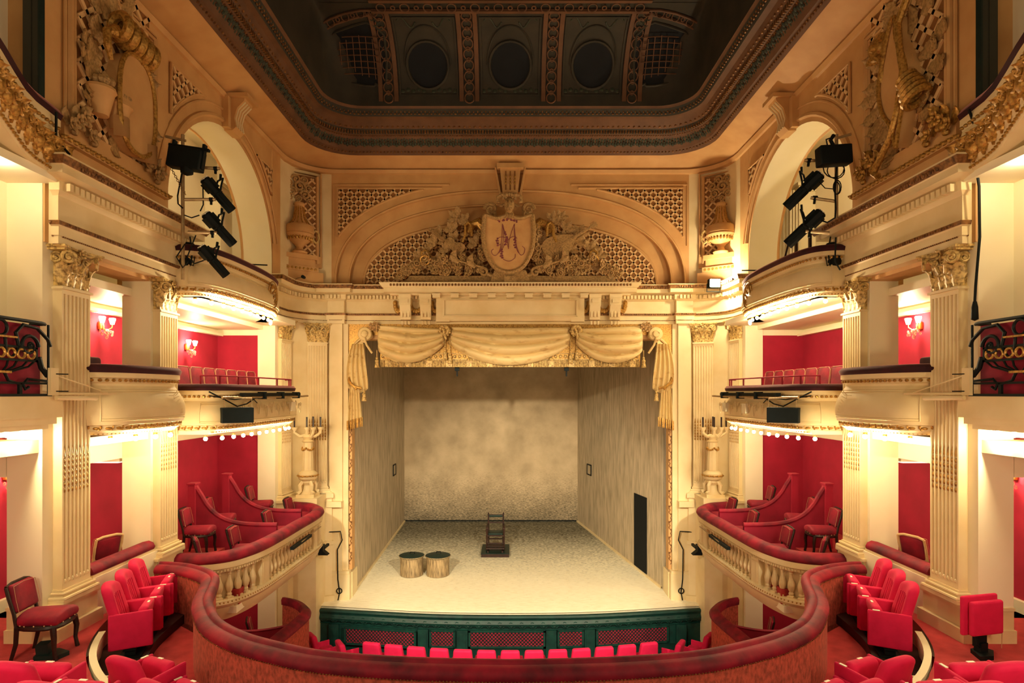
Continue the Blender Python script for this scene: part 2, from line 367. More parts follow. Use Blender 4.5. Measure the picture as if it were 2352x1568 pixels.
# ---- floors
NOSE = [(5.60, 9.2), (5.52, 8.5), (5.40, 7.9), (5.10, 7.2), (4.75, 6.70), (4.25, 6.22), (3.3, 5.55), (1.8, 5.0), (0, 4.8)]
PAR = [(5.60, 9.34), (5.46, 9.33), (5.10, 9.22), (4.74, 9.0), (4.46, 8.72), (4.28, 8.3), (4.10, 7.82), (3.88, 7.44), (3.53, 6.97), (3.06, 6.58), (2.53, 6.30), (1.92, 6.07), (1.0, 5.93), (0, 5.88)]   # plan of the balcony front (mid line)
def smooth_path(P, n=4):
    out = []
    for i in range(len(P) - 1):
        p0, p1, p2, p3 = [V(P[max(0, min(len(P) - 1, k))]) for k in (i - 1, i, i + 1, i + 2)]
        for j in range(n):
            t = j / n; out.append(tuple(.5 * ((2 * p1) + (p2 - p0) * t + (2 * p0 - 5 * p1 + 4 * p2 - p3) * t * t + (3 * p1 - p0 - 3 * p2 + p3) * t ** 3)))
    return out + [tuple(P[-1])]
def both(P): return [tuple(p) for p in P] + [(-p[0], p[1]) for p in P[::-1][1:]]
NOSES = smooth_path(NOSE, 5); PARS = both(smooth_path(PAR, 4))
mb = MB()
for s in (-1, 1):
    n_ = len(NOSES); vs = []; 
    for (x, y) in NOSES: vs += [(s * (x + .07), y - .02 if x < 4.5 else y, 0), (s * 7.27, min(y, 9.45) if x > 5 else y - .6 * (5.1 - x), 0)]
    mb.add(vs, [(2 * i, 2 * i + 1, 2 * i + 3, 2 * i + 2) for i in range(n_ - 1)])
mb.add([(-7.3, 0, -.01), (7.3, 0, -.01), (7.3, 4.9, -.01), (-7.3, 4.9, -.01)], [(0, 1, 2, 3)])
struct('floor', mb, carpet)
mb = MB(); mb.box((-5.8, 4.6, -.55), (5.8, 5.7, -.45))
for s in (-1, 1): mb.add([(s * x, y, -.45) for x, y in ((5.7, 9.5), (5.5, 9.33), (4.3, 8.4), (3.8, 7.3), (2.5, 6.2), (0, 5.8), (0, 4.5), (5.7, 4.5))], [tuple(range(8))])
struct('floor_lower', mb, carpet)
for s in (-1, 1):
    mb = MB(); mb.sweep([(s * x, y) for x, y in NOSES[:-12]][::-s], [(-.06, -.46), (-.06, -.32), (.55, -.32), (.55, -.46)], solid=True)
    struct('floor_parquet', mb, darkfloor)
    mb = MB(); mb.sweep([(s * x, y) for x, y in NOSES[12:]][::-s], [(-.03, -.44), (-.03, .012), (.045, .012), (.045, -.03)], solid=True)
    struct('trim_6', mb, white)
    mb = MB(); mb.box((-.02, -.23, 0), (.02, .23, .035), M.Translation((s * 4.86, 7.02, -.32)) @ M.Rotation(s * (PI / 2 - .2), 4, 'Z')); struct('trim_7', mb, white)
mb = MB(); mb.box((-7.2, 5.0, -3.85), (7.2, 15.4, -3.75)); struct('floor_stalls', mb, carpet)
# ---- stage: raked floor, curved front edge, painted set walls, dark void above
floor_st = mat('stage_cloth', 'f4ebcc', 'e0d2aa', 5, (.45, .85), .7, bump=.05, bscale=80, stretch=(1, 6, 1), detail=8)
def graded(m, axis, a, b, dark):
    """blends a darker colour in towards one end of an axis, broken up by noise"""
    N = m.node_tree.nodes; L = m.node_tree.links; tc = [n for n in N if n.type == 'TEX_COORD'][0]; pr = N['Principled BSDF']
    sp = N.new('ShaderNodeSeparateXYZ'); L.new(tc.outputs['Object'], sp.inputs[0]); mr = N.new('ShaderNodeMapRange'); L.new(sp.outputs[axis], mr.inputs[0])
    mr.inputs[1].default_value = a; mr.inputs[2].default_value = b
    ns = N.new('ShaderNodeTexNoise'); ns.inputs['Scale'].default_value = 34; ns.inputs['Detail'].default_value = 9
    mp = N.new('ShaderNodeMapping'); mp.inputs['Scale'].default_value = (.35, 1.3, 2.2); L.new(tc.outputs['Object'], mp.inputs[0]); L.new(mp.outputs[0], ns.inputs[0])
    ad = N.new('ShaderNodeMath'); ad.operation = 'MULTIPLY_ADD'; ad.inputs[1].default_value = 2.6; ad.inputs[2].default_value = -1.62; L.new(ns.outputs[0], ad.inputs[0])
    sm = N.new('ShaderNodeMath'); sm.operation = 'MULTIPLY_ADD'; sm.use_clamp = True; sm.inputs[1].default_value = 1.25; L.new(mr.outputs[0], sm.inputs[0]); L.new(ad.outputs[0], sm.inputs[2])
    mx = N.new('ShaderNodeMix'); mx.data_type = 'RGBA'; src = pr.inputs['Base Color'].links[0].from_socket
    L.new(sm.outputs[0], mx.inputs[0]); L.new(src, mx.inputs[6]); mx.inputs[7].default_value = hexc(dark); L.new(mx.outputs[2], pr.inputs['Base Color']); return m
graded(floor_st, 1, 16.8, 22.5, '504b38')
setwall = mat('set_wall_paint', 'c6b496', '9c8e72', 3.2, (.35, .72), .8, stretch=(3, 3, .45), detail=7)
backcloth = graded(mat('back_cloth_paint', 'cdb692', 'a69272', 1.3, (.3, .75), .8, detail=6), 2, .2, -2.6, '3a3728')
def zs(y): return -2.46 + .034 * (y - 15.2)
EDGE = [(5.0, 15.35), (4.4, 15.27), (3.4, 15.12), (2.2, 14.96), (1.1, 14.89), (0, 14.87)]
EDGEB = both(smooth_path(EDGE, 4))
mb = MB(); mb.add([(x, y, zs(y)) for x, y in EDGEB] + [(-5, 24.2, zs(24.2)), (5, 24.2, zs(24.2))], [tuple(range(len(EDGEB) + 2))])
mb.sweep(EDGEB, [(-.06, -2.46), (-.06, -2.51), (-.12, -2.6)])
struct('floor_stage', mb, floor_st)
SETL = ((-4.36, 16.55), (-4.33, 24.0)); SETR = ((4.29, 16.55), (2.75, 24.0))
def setp(seg, t): return seg[0][0] + (seg[1][0] - seg[0][0]) * t, seg[0][1] + (seg[1][1] - seg[0][1]) * t
for nm, seg in (('wall_stage_left', SETL), ('wall_stage_right', SETR)):
    mb = MB(); (x0, y0), (x1, y1) = seg; o = -.08 if x0 < 0 else .08
    mb.add([(x, y, z + zs(y) if z < 1 else z) for (x, y) in seg for z in (0.0, 5.2)] + [(x + o, y, z + zs(y) if z < 1 else z) for (x, y) in seg for z in (0.0, 5.2)],
           [(0, 2, 3, 1), (4, 5, 7, 6), (0, 1, 5, 4), (2, 6, 7, 3), (1, 3, 7, 5)])
    struct(nm, mb, setwall)
    mb = MB(); d = .05 if x0 < 0 else -.05
    mb.add([(x + q, y, z + zs(y)) for (x, y) in seg for (q, z) in ((0, 0), (d, 0), (d, .06), (0, .06))], [(0, 1, 5, 4), (1, 2, 6, 5), (2, 3, 7, 6)]); struct('baseboard_' + nm[11:], mb, cream)
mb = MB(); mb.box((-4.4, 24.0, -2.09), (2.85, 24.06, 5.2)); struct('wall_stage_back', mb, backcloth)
mb = MB(); mb.box((-4.8, 24.1, -2.6), (4.8, 24.2, 5.3)); mb.box((-5.5, 16.4, 5.1), (5.5, 24.2, 5.2)); mb.box((-5.2, 16.45, -2.6), (-4.45, 16.5, 5.2)); mb.box((4.38, 16.45, -2.6), (5.2, 16.5, 5.2)); struct('wall_stage_void', mb, black)
# the dark doorway and the two small hatches in the set
def on_set(seg, t): x, y = setp(seg, t); return M.Translation((x, y, zs(y))) @ M.Rotation(math.atan2(seg[1][1] - seg[0][1], seg[1][0] - seg[0][0]), 4, 'Z')
mb = MB(); mb.box((-.46, -.02, 0), (.46, .015, 2.33), on_set(SETR, .195)); struct('door_1', mb, mat('dark_opening', '04090a', rough=.9))
for i, (seg, t, z, sg) in enumerate(((SETL, .725, 2.25, -1), (SETR, .81, 2.15, 1))):
    T = on_set(seg, t); mb = MB()
    for (a, b) in (((-.24, -.03, z), (-.20, .03, z + .42)), ((.2, -.03, z), (.24, .03, z + .42)), ((-.24, -.03, z), (.24, .03, z + .04)), ((-.24, -.03, z + .38), (.24, .03, z + .42))): mb.box(a, b, T)
    o = struct('window_%d' % (i + 1), mb, black)
    mb = MB(); mb.box((-.2, -.012, z + .04), (.2, .012, z + .38), T); obj('shutter', mb, setwall, o)
# ---- the wall over the stage opening: basket arch, tympanum
AZ = 6.03
def sup(a, b, t, n=2.4):
    c, s_ = math.cos(t), math.sin(t); return (a * math.copysign(abs(c) ** (2 / n), c), b * abs(s_) ** (2 / n))
def supz(a, b, x, n=2.4): return b * max(0, 1 - abs(x / a) ** n) ** (1 / n)
RING = [(4.75, 2.55), (4.42, 2.22), (4.05, 1.76)]
mb = MB(); K = 64
def ringpts(i, K=64): a, b = RING[i]; return [(x, z + AZ) for x, z in (sup(a, b, PI * j / K) for j in range(K + 1))]
r0, r1 = ringpts(0), ringpts(1)
vs = []
for (x, z) in r0: vs += [(x, YP, z), (x, YP, 9.15), (x, YP + .15, z)]
mb.add(vs, [(3 * i, 3 * i + 3, 3 * i + 4, 3 * i + 1) for i in range(K)] + [(3 * i, 3 * i + 2, 3 * i + 5, 3 * i + 3) for i in range(K)])
for s in (-1, 1): mb.box((min(s * 4.75, s * 4.95), YP, 5.9), (max(s * 4.75, s * 4.95), YP + .1, 9.15))
mb.add([p for a, b in zip(r0, r1) for p in ((a[0], YP + .15, a[1]), (b[0], YP + .15, b[1]), (b[0], YP + .32, b[1]))], [q for i in range(K) for q in ((3 * i, 3 * i + 1, 3 * i + 4, 3 * i + 3), (3 * i + 1, 3 * i + 2, 3 * i + 5, 3 * i + 4))])
mb.add([(x, YP + .32, z) for x, z in r1], [tuple(range(K + 1))])
mb.box((-4.9, YP + .0, 4.9), (4.9, YP + .5, 6.03)); mb.box((-4.4, YP - .0, 4.55), (4.4, YP + .45, 4.96))
mb.box((-6.2, YP + .5, 4.9), (6.2, YP + .6, 9.3))
struct('wall_front', mb, buff)
mb = MB(); pf = ringpts(2)
mb.tube([(x, YP + .31, z + .02) for x, z in pf], .045, 6); mb.box((-4.08, YP + .27, AZ + .0), (4.08, YP + .34, AZ + .07)); mb.tube([(x, YP - .005, z) for x, z in ringpts(0)], .03, 6); mb.tube([(x, YP + .145, z) for x, z in r1], .025, 6)
struct('trim_8', mb, buff)
T0 = M.Translation((0, YP + .32, 0)) @ M.Scale(-1, 4, V((0, 1, 0)))
mb = MB(); mb.add([(x, YP + .305, z) for x, z in pf], [tuple(range(K + 1))]); o = struct('trim_9', mb, lattice_bg)
mb = MB(); mb.lattice(lambda x, z: abs(x) < 4.04 and z - AZ < supz(4.05, 1.76, x) - .02, -4.05, 4.05, AZ + .05, AZ + 1.78, .235, .05, .03, M.Translation((0, YP + .285, 0)), .03); obj('trellis', mb, lattice_m, o)
# spandrel panels beside the arch
def spand(x, z): return z > AZ + supz(5.02, 2.78, x) if abs(x) < 5.02 else True
for s in (-1, 1):
    x0, x1, z0, z1 = 2.85, 4.66, 7.35, 8.62
    mb = MB(); n = 24; top = []
    xs = [x0 - .5 + (x1 - x0 + .5) * i / n for i in range(n + 1)]
    mb.add([p for x in xs for p in ((x, YP - .004, min(z1, max(z0, AZ + supz(5.02, 2.78, x)))), (x, YP - .004, z1))], [(2 * i, 2 * i + 1, 2 * i + 3, 2 * i + 2) for i in range(n)])
    o = struct('trim_10', mb, lattice_bg, s)
    mb = MB(); mb.lattice(spand, x0 - .5, x1, z0, z1, .235, .05, .03, M.Translation((0, YP - .03, 0)), .03); obj('trellis', mb, lattice_m, o, s)
    mb = MB(); edge = [(x, AZ + supz(5.02, 2.78, x)) for x in xs if AZ + supz(5.02, 2.78, x) < z1] 
    mb.tube([(xs[0] - .5, YP - .01, z1 + .03), (x1 + .03, YP - .01, z1 + .03)] + [(x1 + .03, YP - .01, edge[-1][1])] + [(x, YP - .01, z) for x, z in edge[::-1]], .03, 6)
    mb.tube([(xs[0] - .7, YP - .01, z1 + .12), (x1 + .13, YP - .01, z1 + .12), (x1 + .13, YP - .01, edge[-1][1] - .25)], .025, 6); obj('frame', mb, buff, o, s)
    # trellis spandrels beside the upper side arches
    for (ya, yb, za, zb) in ((9.98, 11.1, 7.25, 8.7), (13.35, 14.2, 7.0, 8.5)):
        def ins(y, z): return math.hypot(y - ARC_Y, z - ARC_Z) > 2.62
        ys = [ya + (yb - ya) * i / 16 for i in range(17)]
        arcz = lambda y: min(zb, max(za, ARC_Z + math.sqrt(max(0, 2.62 ** 2 - (y - ARC_Y) ** 2))))
        mb = MB(); mb.add([p for y in ys for p in ((5.77, y, arcz(y)), (5.77, y, zb))], [(2 * i, 2 * i + 1, 2 * i + 3, 2 * i + 2) for i in range(16)]); o = struct('trim_11', mb, lattice_bg, s)
        mb = MB(); mb.lattice(ins, ya, yb, za, zb, .26, .05, .03, M.Translation((5.775, 0, 0)) @ M.Rotation(PI / 2, 4, 'Z'), .03); obj('trellis', mb, lattice_m, o, s)
        mb = MB(); mb.tube([(5.76, y, arcz(y)) for y in ys] + [(5.76, yb, zb), (5.76, ya, zb)], .028, 6, closed=True); obj('frame', mb, buff, o, s)
# ---- the long entablature: along the boxes on each side, and from corner to corner over the stage
ENT = [(0, 4.96), (.05, 4.96), (.05, 5.06), (.065, 5.06), (.065, 5.17), (.09, 5.19), (.09, 5.23), (.04, 5.26), (.04, 5.56), (.08, 5.60), (.10, 5.61), (.10, 5.73), (.16, 5.75), (.26, 5.77), (.26, 5.86), (.28, 5.87), (.33, 5.96), (.33, 5.98), (0, 6.0)]
def entab(path, nm, mats=(cream, darkgold)):
    mb = MB(); mb.sweep(path, ENT); o = struct(nm, mb, mats[0], smooth=True, ang=25)
    mb = MB(); mb.along(path, .095, lambda T: mb.box((-.03, .09, 5.62), (.03, .17, 5.715), T)); obj('dentils', mb, mats[0], o)['kind'] = 'stuff'
    mb = MB(); mb.sweep(path, [(.285, 5.868), (.335, 5.955)])
    mb.along(path, .12, lambda T: (mb.sphere((0, .315, 5.912), (.035, .02, .035), 6, 4, T), mb.sphere((.06, .311, 5.905), (.018, .016, .04), 5, 3, T)))
    mb.sweep(path, [(.092, 5.185), (.105, 5.235)]); mb.along(path, .05, lambda T: mb.sphere((0, .10, 5.212), (.02, .016, .022), 5, 3, T)); mb.along(path, .035, lambda T: mb.sphere((0, .06, 5.055), (.013, .012, .013), 5, 3, T))
    obj('carved_bands', mb, mats[1], o); return o
for s in (-1, 1):
    p = [(5.70, 7.36), (5.67, 7.36), (5.67, 10.14), (5.9, 10.14)]
    if s == 1: q = p
    else: q = [(-x, y) for x, y in p[::-1]]
    o = entab(q, 'trim_12'); mb = MB(); mb.box((5.67, 7.36, 4.96), (5.8, 10.14, 6.0)); obj('core', mb, cream, o, s)
front = [(6.2, 14.50), (5.8, 14.50)] + CORNER[1:] + [(4.86, YP - .14), (4.50, YP - .14), (4.50, YP)]
fp = front + [(-x, y) for x, y in front[::-1]]
entab(fp, 'trim_13')
# projecting cornice in the middle, with its modillions, consoles and blank panel
YC = YP - .45
mb = MB(); mid = [(3.2, YP), (3.2, YC + .12), (-3.2, YC + .12), (-3.2, YP)]
mb.sweep(mid, [(0, 5.72), (.02, 5.74), (.14, 5.76), (.14, 5.87), (.17, 5.88), (.24, 5.98), (.24, 6.0), (-.3, 6.02)]); mb.box((-3.2, YP - .33, 5.70), (3.2, YP, 5.74))
o = struct('trim_14', mb, cream, ang=25)
mb = MB(); mb.along(mid[1:3], .085, lambda T: mb.sphere((0, .225, 5.935), (.03, .025, .04), 5, 3, T)); obj('carved_bands', mb, darkgold, o)
for i in range(9):
    mb = MB(); mb.box((-.10, YP - .42, 5.62), (.10, YP - .05, 5.72), M.Translation((-1.96 + .49 * i, 0, 0))); mb.box((-.11, YP - .44, 5.69), (.11, YP - .05, 5.73), M.Translation((-1.96 + .49 * i, 0, 0))); obj('modillion', mb, cream, o)
mb = MB(); mb.box((-1.98, YP - .26, 5.02), (1.98, YP - .02, 5.70))
mb.box((-1.78, YP - .34, 5.14), (1.78, YP - .2, 5.16)); mb.box((-1.78, YP - .34, 5.56), (1.78, YP - .2, 5.58)); mb.box((-1.80, YP - .3, 5.14), (-1.76, YP - .2, 5.58)); mb.box((1.76, YP - .3, 5.14), (1.80, YP - .2, 5.58))
mb.box((-1.98, YP - .29, 5.0), (-1.62, YP - .05, 5.06)); mb.box((1.62, YP - .29, 5.0), (1.98, YP - .05, 5.06)); mb.box((-1.64, YP - .29, 5.05), (1.64, YP - .05, 5.09))
obj('panel', mb, cream, o)
for s in (-1, 1):
    for xc in (2.26, 2.80):
        mb = MB(); X = s * xc
        mb.box((X - .16, YP - .38, 5.62), (X + .16, YP, 5.72)); mb.box((X - .15, YP - .36, 5.44), (X + .15, YP, 5.62)); mb.box((X - .09, YP - .39, 5.49), (X + .09, YP - .3, 5.58))
        mb.prism([(0, 0), (-.24, 0), (-.26, .15), (-.32, .30), (-.36, .38), (0, .38)], .28, M(((0, 0, 1, X - .14), (1, 0, 0, YP), (0, 1, 0, 5.06), (0, 0, 0, 1))))
        for k in (-.09, 0, .09): mb.box((X + k - .022, YP - .29, 5.12), (X + k + .022, YP - .2, 5.36))
        for k in (-.09, 0, .09): mb.lathe([(.03, 0), (.02, .06), (.03, .09)], (X + k, YP - .2, 4.93), 6)
        obj('console', mb, cream, o)
    mb = MB()
    for (X, wd) in ((2.53, .17), (2.02, .09), (3.02, .09)):
        for j in range(9):
            a = PI * j / 8; mb.sphere((s * X + wd * math.cos(a), YP - .1, 5.52 - .22 * math.sin(a)), (.06, .06, .075), 6, 4)
    obj('garland', mb, gold, o)
# keystone over the arch
mb = MB(); T = M(((1, 0, 0, 0), (0, 0, 1, YP - .3), (0, 1, 0, 0), (0, 0, 0, 1)))
mb.prism([(-.20, 8.42), (.20, 8.42), (.28, 9.15), (-.28, 9.15)], .32, T); mb.box((-.36, YP - .36, 9.08), (.36, YP, 9.2)); mb.prism([(-.3, 8.4), (-.24, 8.4), (-.38, 9.15), (-.42, 9.15)], .2, M.Translation((0, .1, 0)) @ T); mb.prism([(.3, 8.4), (.24, 8.4), (.38, 9.15), (.42, 9.15)], .2, M.Translation((0, .1, 0)) @ T)
k_o = struct('trim_15', mb, buff)
mb = MB()
for k in (-.12, 0, .12):
    mb.box((k - .018, YP - .315, 8.5), (k + .018, YP - .28, 9.0)); 
obj('flute', mb, lattice_bg, k_o)
mb = MB()
for k in (-.12, 0, .12):
    for j in range(3): mb.sphere((k, YP - .32, 8.85 - .09 * j), (.03, .03, .035), 6, 4)
obj('bead', mb, gold, k_o)
for s in (-1, 1):                                        # fluted scroll keystones of the side arches
    mb = MB(); prof = [(0, 8.42), (-.16, 8.42), (-.24, 8.50), (-.20, 8.68), (-.26, 8.88), (-.40, 9.02), (-.42, 9.10), (0, 9.10)]
    for (y0, y1) in ((11.92, 12.28),): mb.prism([(-5.8 + a * -1 * -1, b) if False else (5.8 + a, b) for a, b in prof], y1 - y0, M(((1, 0, 0, 0), (0, 0, 1, y0), (0, 1, 0, 0), (0, 0, 0, 1))))
    mb.box((5.3, 11.85, 9.08), (5.8, 12.35, 9.16)); mb.box((5.66, 11.80, 8.45), (5.8, 12.40, 9.07))
    o = struct('trim_16', mb, buff, s)
    mb = MB()
    for y in (11.98, 12.07, 12.16, 12.25):
        mb.tube([(5.8 + a - .004, y, b) for a, b in prof[2:6]], .018, 5)
    obj('reed', mb, cream, o, s)
# ---- ceiling: cove, carved frame, coved vault
mb = MB(); loft(mb, [(5.83, YP + .03, 1.1, 9.02), (5.74, YP - .06, 1.1, 9.04), (5.70, YP - .10, 1.1, 9.12), (5.80, YP, 1.1, 9.14)]); struct('trim_17', mb, buff)
mb = MB(); loft(mb, [(5.83, YP + .02, 1.1, 9.14), (5.60, 15.84, 1.1, 9.19), (5.30, 15.66, 1.1, 9.29), (5.1, 15.48, 1.1, 9.38)]); struct('ceiling_cove', mb, buff)
mb = MB()
loft(mb, [(5.12, 15.50, 1.1, 9.36), (5.06, 15.44, 1.1, 9.40), (5.02, 15.40, 1.08, 9.44), (4.98, 15.37, 1.05, 9.45)])
loft(mb, [(4.86, 15.10, .98, 9.68), (4.83, 15.06, .97, 9.70), (4.80, 15.03, .96, 9.71)])
loft(mb, [(4.75, 14.93, .94, 9.80), (4.73, 14.9, .93, 9.82), (4.70, 14.84, .92, 9.86), (4.66, 14.74, .9, 9.93), (4.58, 14.64, .88, 9.955), (4.55, 14.60, .85, 9.96)])
loft(mb, [(4.45, 14.48, .8, 10.10), (4.42, 14.46, .8, 10.14), (4.40, 14.45, .8, 10.15)])
struct('ceiling_frame', mb, ceil_br)
mb = MB(); mb.cur = 1; loft(mb, [(4.98, 15.37, 1.05, 9.45), (4.94, 15.30, 1.02, 9.52), (4.86, 15.10, .98, 9.68)]); mb.cur = 0; loft(mb, [(4.80, 15.03, .96, 9.71), (4.75, 14.93, .94, 9.80)]); loft(mb, [(4.55, 14.60, .85, 9.96), (4.50, 14.55, .82, 10.03), (4.45, 14.48, .8, 10.10)]); o = struct('ceiling_bands', mb, [ceil_dk, ceil_br])
mb = MB(); P = rr(4.91, 15.21, 1.0)
def lf(T):
    R = T @ M.Translation((0, 0, 9.585)) @ M.Rotation(-.72, 4, 'X')
    for a in (-.9, 0, .9, PI - .9, PI, PI + .9): mb.sphere((.085 * math.sin(a), .0, .075 * math.cos(a)), (.036, .02, .05), 6, 4, R)
    mb.sphere((0, .02, 0), .03, 6, 4, R)
mb.along(P, .21, lf); obj('carved_leaves', mb, leafgreen, o)['kind'] = 'stuff'
mb = MB()
mb.along(rr(5.04, 15.42, 1.08), .09, lambda T: mb.sphere((0, 0, 9.41), .026, 5, 3, T)); mb.along(rr(4.84, 15.07, .97), .06, lambda T: mb.sphere((0, 0, 9.685), .02, 5, 3, T))
mb.along(rr(4.78, 14.98, .95), .07, lambda T: mb.box((-.018, -.02, 9.71), (.018, .03, 9.79), T)); mb.along(rr(4.72, 14.88, .93), .13, lambda T: mb.sphere((0, 0, 9.835), (.035, .03, .03), 6, 3, T))
mb.along(rr(4.50, 14.55, .82), .10, lambda T: (mb.sphere((0, 0, 10.0), (.034, .02, .02), 5, 3, T), mb.sphere((.05, 0.02, 10.05), (.02, .02, .03), 5, 3, T)))
obj('carved_bands', mb, darkgold, o)['kind'] = 'stuff'
def vault(a): d = 1.35 * (1 - math.cos(a)); return 14.45 - d, 10.15 + 1.5 * math.sin(a), d
mb = MB(); loft(mb, [(4.40 - .10 * vault(a)[2], vault(a)[0], max(.04, .8 - vault(a)[2] * .57), vault(a)[1]) for a in [PI / 2 * i / 10 for i in range(11)]] + [(4.2, 12.9, .04, 11.66)])
mb.box((-4.3, 3, 11.67), (4.3, 13.1, 11.7)); mb.box((-6.4, 3, 11.9), (6.4, 16.5, 12.0)); struct('ceiling_vault', mb, ceil_dk)
def vp(px, py, lift=.0):                               # the point of the front vault seen in that direction
    lo, hi = 0.0, PI / 2
    for _ in range(40):
        m_ = (lo + hi) / 2; y, z, d = vault(m_)
        if (z - EYE) / y > (HY - py) / F: hi = m_
        else: lo = m_
    y, z, d = vault(lo); return V(((px - CX) / F * y, y - lift * math.cos(lo), z - lift * math.sin(lo))), lo
def vsurf(x, a, lift=0): y, z, d = vault(a); return V((x, y - lift * math.cos(a), z - lift * math.sin(a)))
ribs = MB(); rings = MB()
for X in (-2.98, -1.0, 1.0, 2.98):
    for dx in (-.19, .19): ribs.grid(lambda u, v: vsurf(X + dx + (u - .5) * .1, .06 + 1.46 * v, .05), 1, 14, thick=(0, .06, .04))
    for k in range(9):
        a = .12 + .165 * k; c = vsurf(X, a, .03); rings.torus(c, .115, .018, (0, -math.cos(a), -math.sin(a)), 14, 5)
        if k < 8: c = vsurf(X, a + .0825, .03); rings.torus(c, .045, .014, (0, -math.cos(a + .08), -math.sin(a + .08)), 10, 5)
for i in range(23):
    X = -2.86 + .26 * i; rings.torus((X, 12.98, 11.6), .10 if i % 2 == 0 else .045, .016, (0, -.3, -1), 14, 5)
ribs.box((-3.1, 13.06, 11.57), (3.1, 13.14, 11.63)); ribs.box((-3.1, 12.78, 11.62), (3.1, 12.86, 11.66))
for s in (-1, 1):                                       # curved bands of the end panels
    P = [vp(CX + s * dx, y, .03)[0] for dx, y in ((-486, 128), (-478, 100), (-462, 76), (-440, 56), (-412, 40), (-380, 28), (-345, 20), (-318, 16))]
    P2 = [vp(CX + s * dx, y, .03)[0] for dx, y in ((-470, 138), (-462, 108), (-448, 86), (-428, 68), (-400, 52), (-370, 42), (-340, 34), (-312, 30))]
    ribs.tube(P, .03, 5); ribs.tube(P2, .03, 5)
    for i in range(14):
        t = i / 13 * 7; k = min(6, int(t)); p = (P[k].lerp(P[k + 1], t - k) + P2[k].lerp(P2[k + 1], t - k)) / 2; rings.torus(p, .085 if i % 2 else .04, .014, (0, -.6, -.8), 12, 5)
struct('trim_18', ribs, ceil_br); struct('trim_19', rings, ceil_br)
for i, X in enumerate((-1.99, 0, 1.99)):
    mb = MB()
    for (x0, x1, a0, a1) in ((X - .72, X - .68, .16, 1.40), (X + .68, X + .72, .16, 1.40), (X - .72, X + .72, .15, .18), (X - .72, X + .72, 1.38, 1.41)): mb.grid(lambda u, v: vsurf(x0 + (x1 - x0) * u, a0 + (a1 - a0) * v, .025), 2, 10, thick=(0, .04, .02))
    o = struct('trim_20', mb, ceil_dk)
    mb = MB(); mb.tube([vsurf(X + .50 * math.cos(t), .62 + .36 * math.sin(t), .02) for t in [2 * PI * j / 28 for j in range(28)]], .035, 6, closed=True); mb.tube([vsurf(X + .55 * math.cos(t), .62 + .62 * math.sin(t), .015) for t in [PI * j / 18 for j in range(19)]], .02, 5); obj('oval_frame', mb, ceil_dk, o)
    mb = MB(); pts = [vsurf(X + .48 * math.cos(t), .62 + .35 * math.sin(t), .012) for t in [2 * PI * j / 28 for j in range(28)]]; mb.add(pts + [vsurf(X, .62, .012)], [(j, (j + 1) % 28, 28) for j in range(28)]); obj('oval_opening', mb, ceil_bl, o)
    mb = MB()
    for s in (-1, 1):
        mb.tube([vsurf(X + s * (.2 + .4 * t), 1.3 - .1 * math.sin(t * 6), .01) for t in [j / 10 for j in range(11)]], .016, 5)
        for j in range(5): mb.sphere(vsurf(X + s * (.12 + .13 * j), .235 + .02 * (j % 2), .0), (.06, .03, .05), 6, 4)
    obj('foliage', mb, leafgreen, o)
for s in (-1, 1):
    PX = [(-332, 50), (-290, 80), (-285, 192), (-310, 192), (-312, 198), (-360, 192), (-420, 165), (-456, 130), (-450, 112), (-400, 72)]
    PX = smooth_path(PX + PX[:1], 2)[:-1]; cx_ = sum(p[0] for p in PX) / len(PX); cy_ = sum(p[1] for p in PX) / len(PX); n_ = len(PX)
    P = [vp(CX + s * dx, y, .015)[0] for dx, y in PX]
    pl = MB(); pl.add([vp(CX + s * (cx_ + (dx - cx_) * q), cy_ + (y - cy_) * q, .012)[0] for q in (1, .8, .6, .4, .2, .02) for dx, y in PX], [(r * n_ + j, r * n_ + (j + 1) % n_, (r + 1) * n_ + (j + 1) % n_, (r + 1) * n_ + j) for r in range(5) for j in range(n_)]); o = struct('trim_21', pl, ceil_bl)
    mb = MB(); mb.tube(P, .03, 6, closed=True)
    obj('frame', mb, ceil_dk, o)
    mb = MB()
    for i in range(7):
        y = 85 + 15 * i; mb.tube([vp(CX + s * d, y + .0012 * (d + 350) ** 2 - 6, .08)[0] for d in range(-398 + 4 * abs(3 - i), -296, 12)], .012, 4)
    for i in range(7):
        d = -392 + 15 * i; mb.tube([vp(CX + s * (d + .1 * (y - 80)), y, .08)[0] for y in range(76 + int(abs(d + 345) * .35), 185 - int(max(0, -d - 350) * .6), 14)], .012, 4)
    obj('trellis', mb, ceil_br, o)
    mb = MB()
    for q in ((-318, 38), (-305, 44), (-300, 60), (-312, 52)): mb.torus(vp(CX + s * q[0], q[1], .02)[0], .06, .014, (0, -.8, -.6), 10, 5)
    obj('foliage', mb, leafgreen, o)
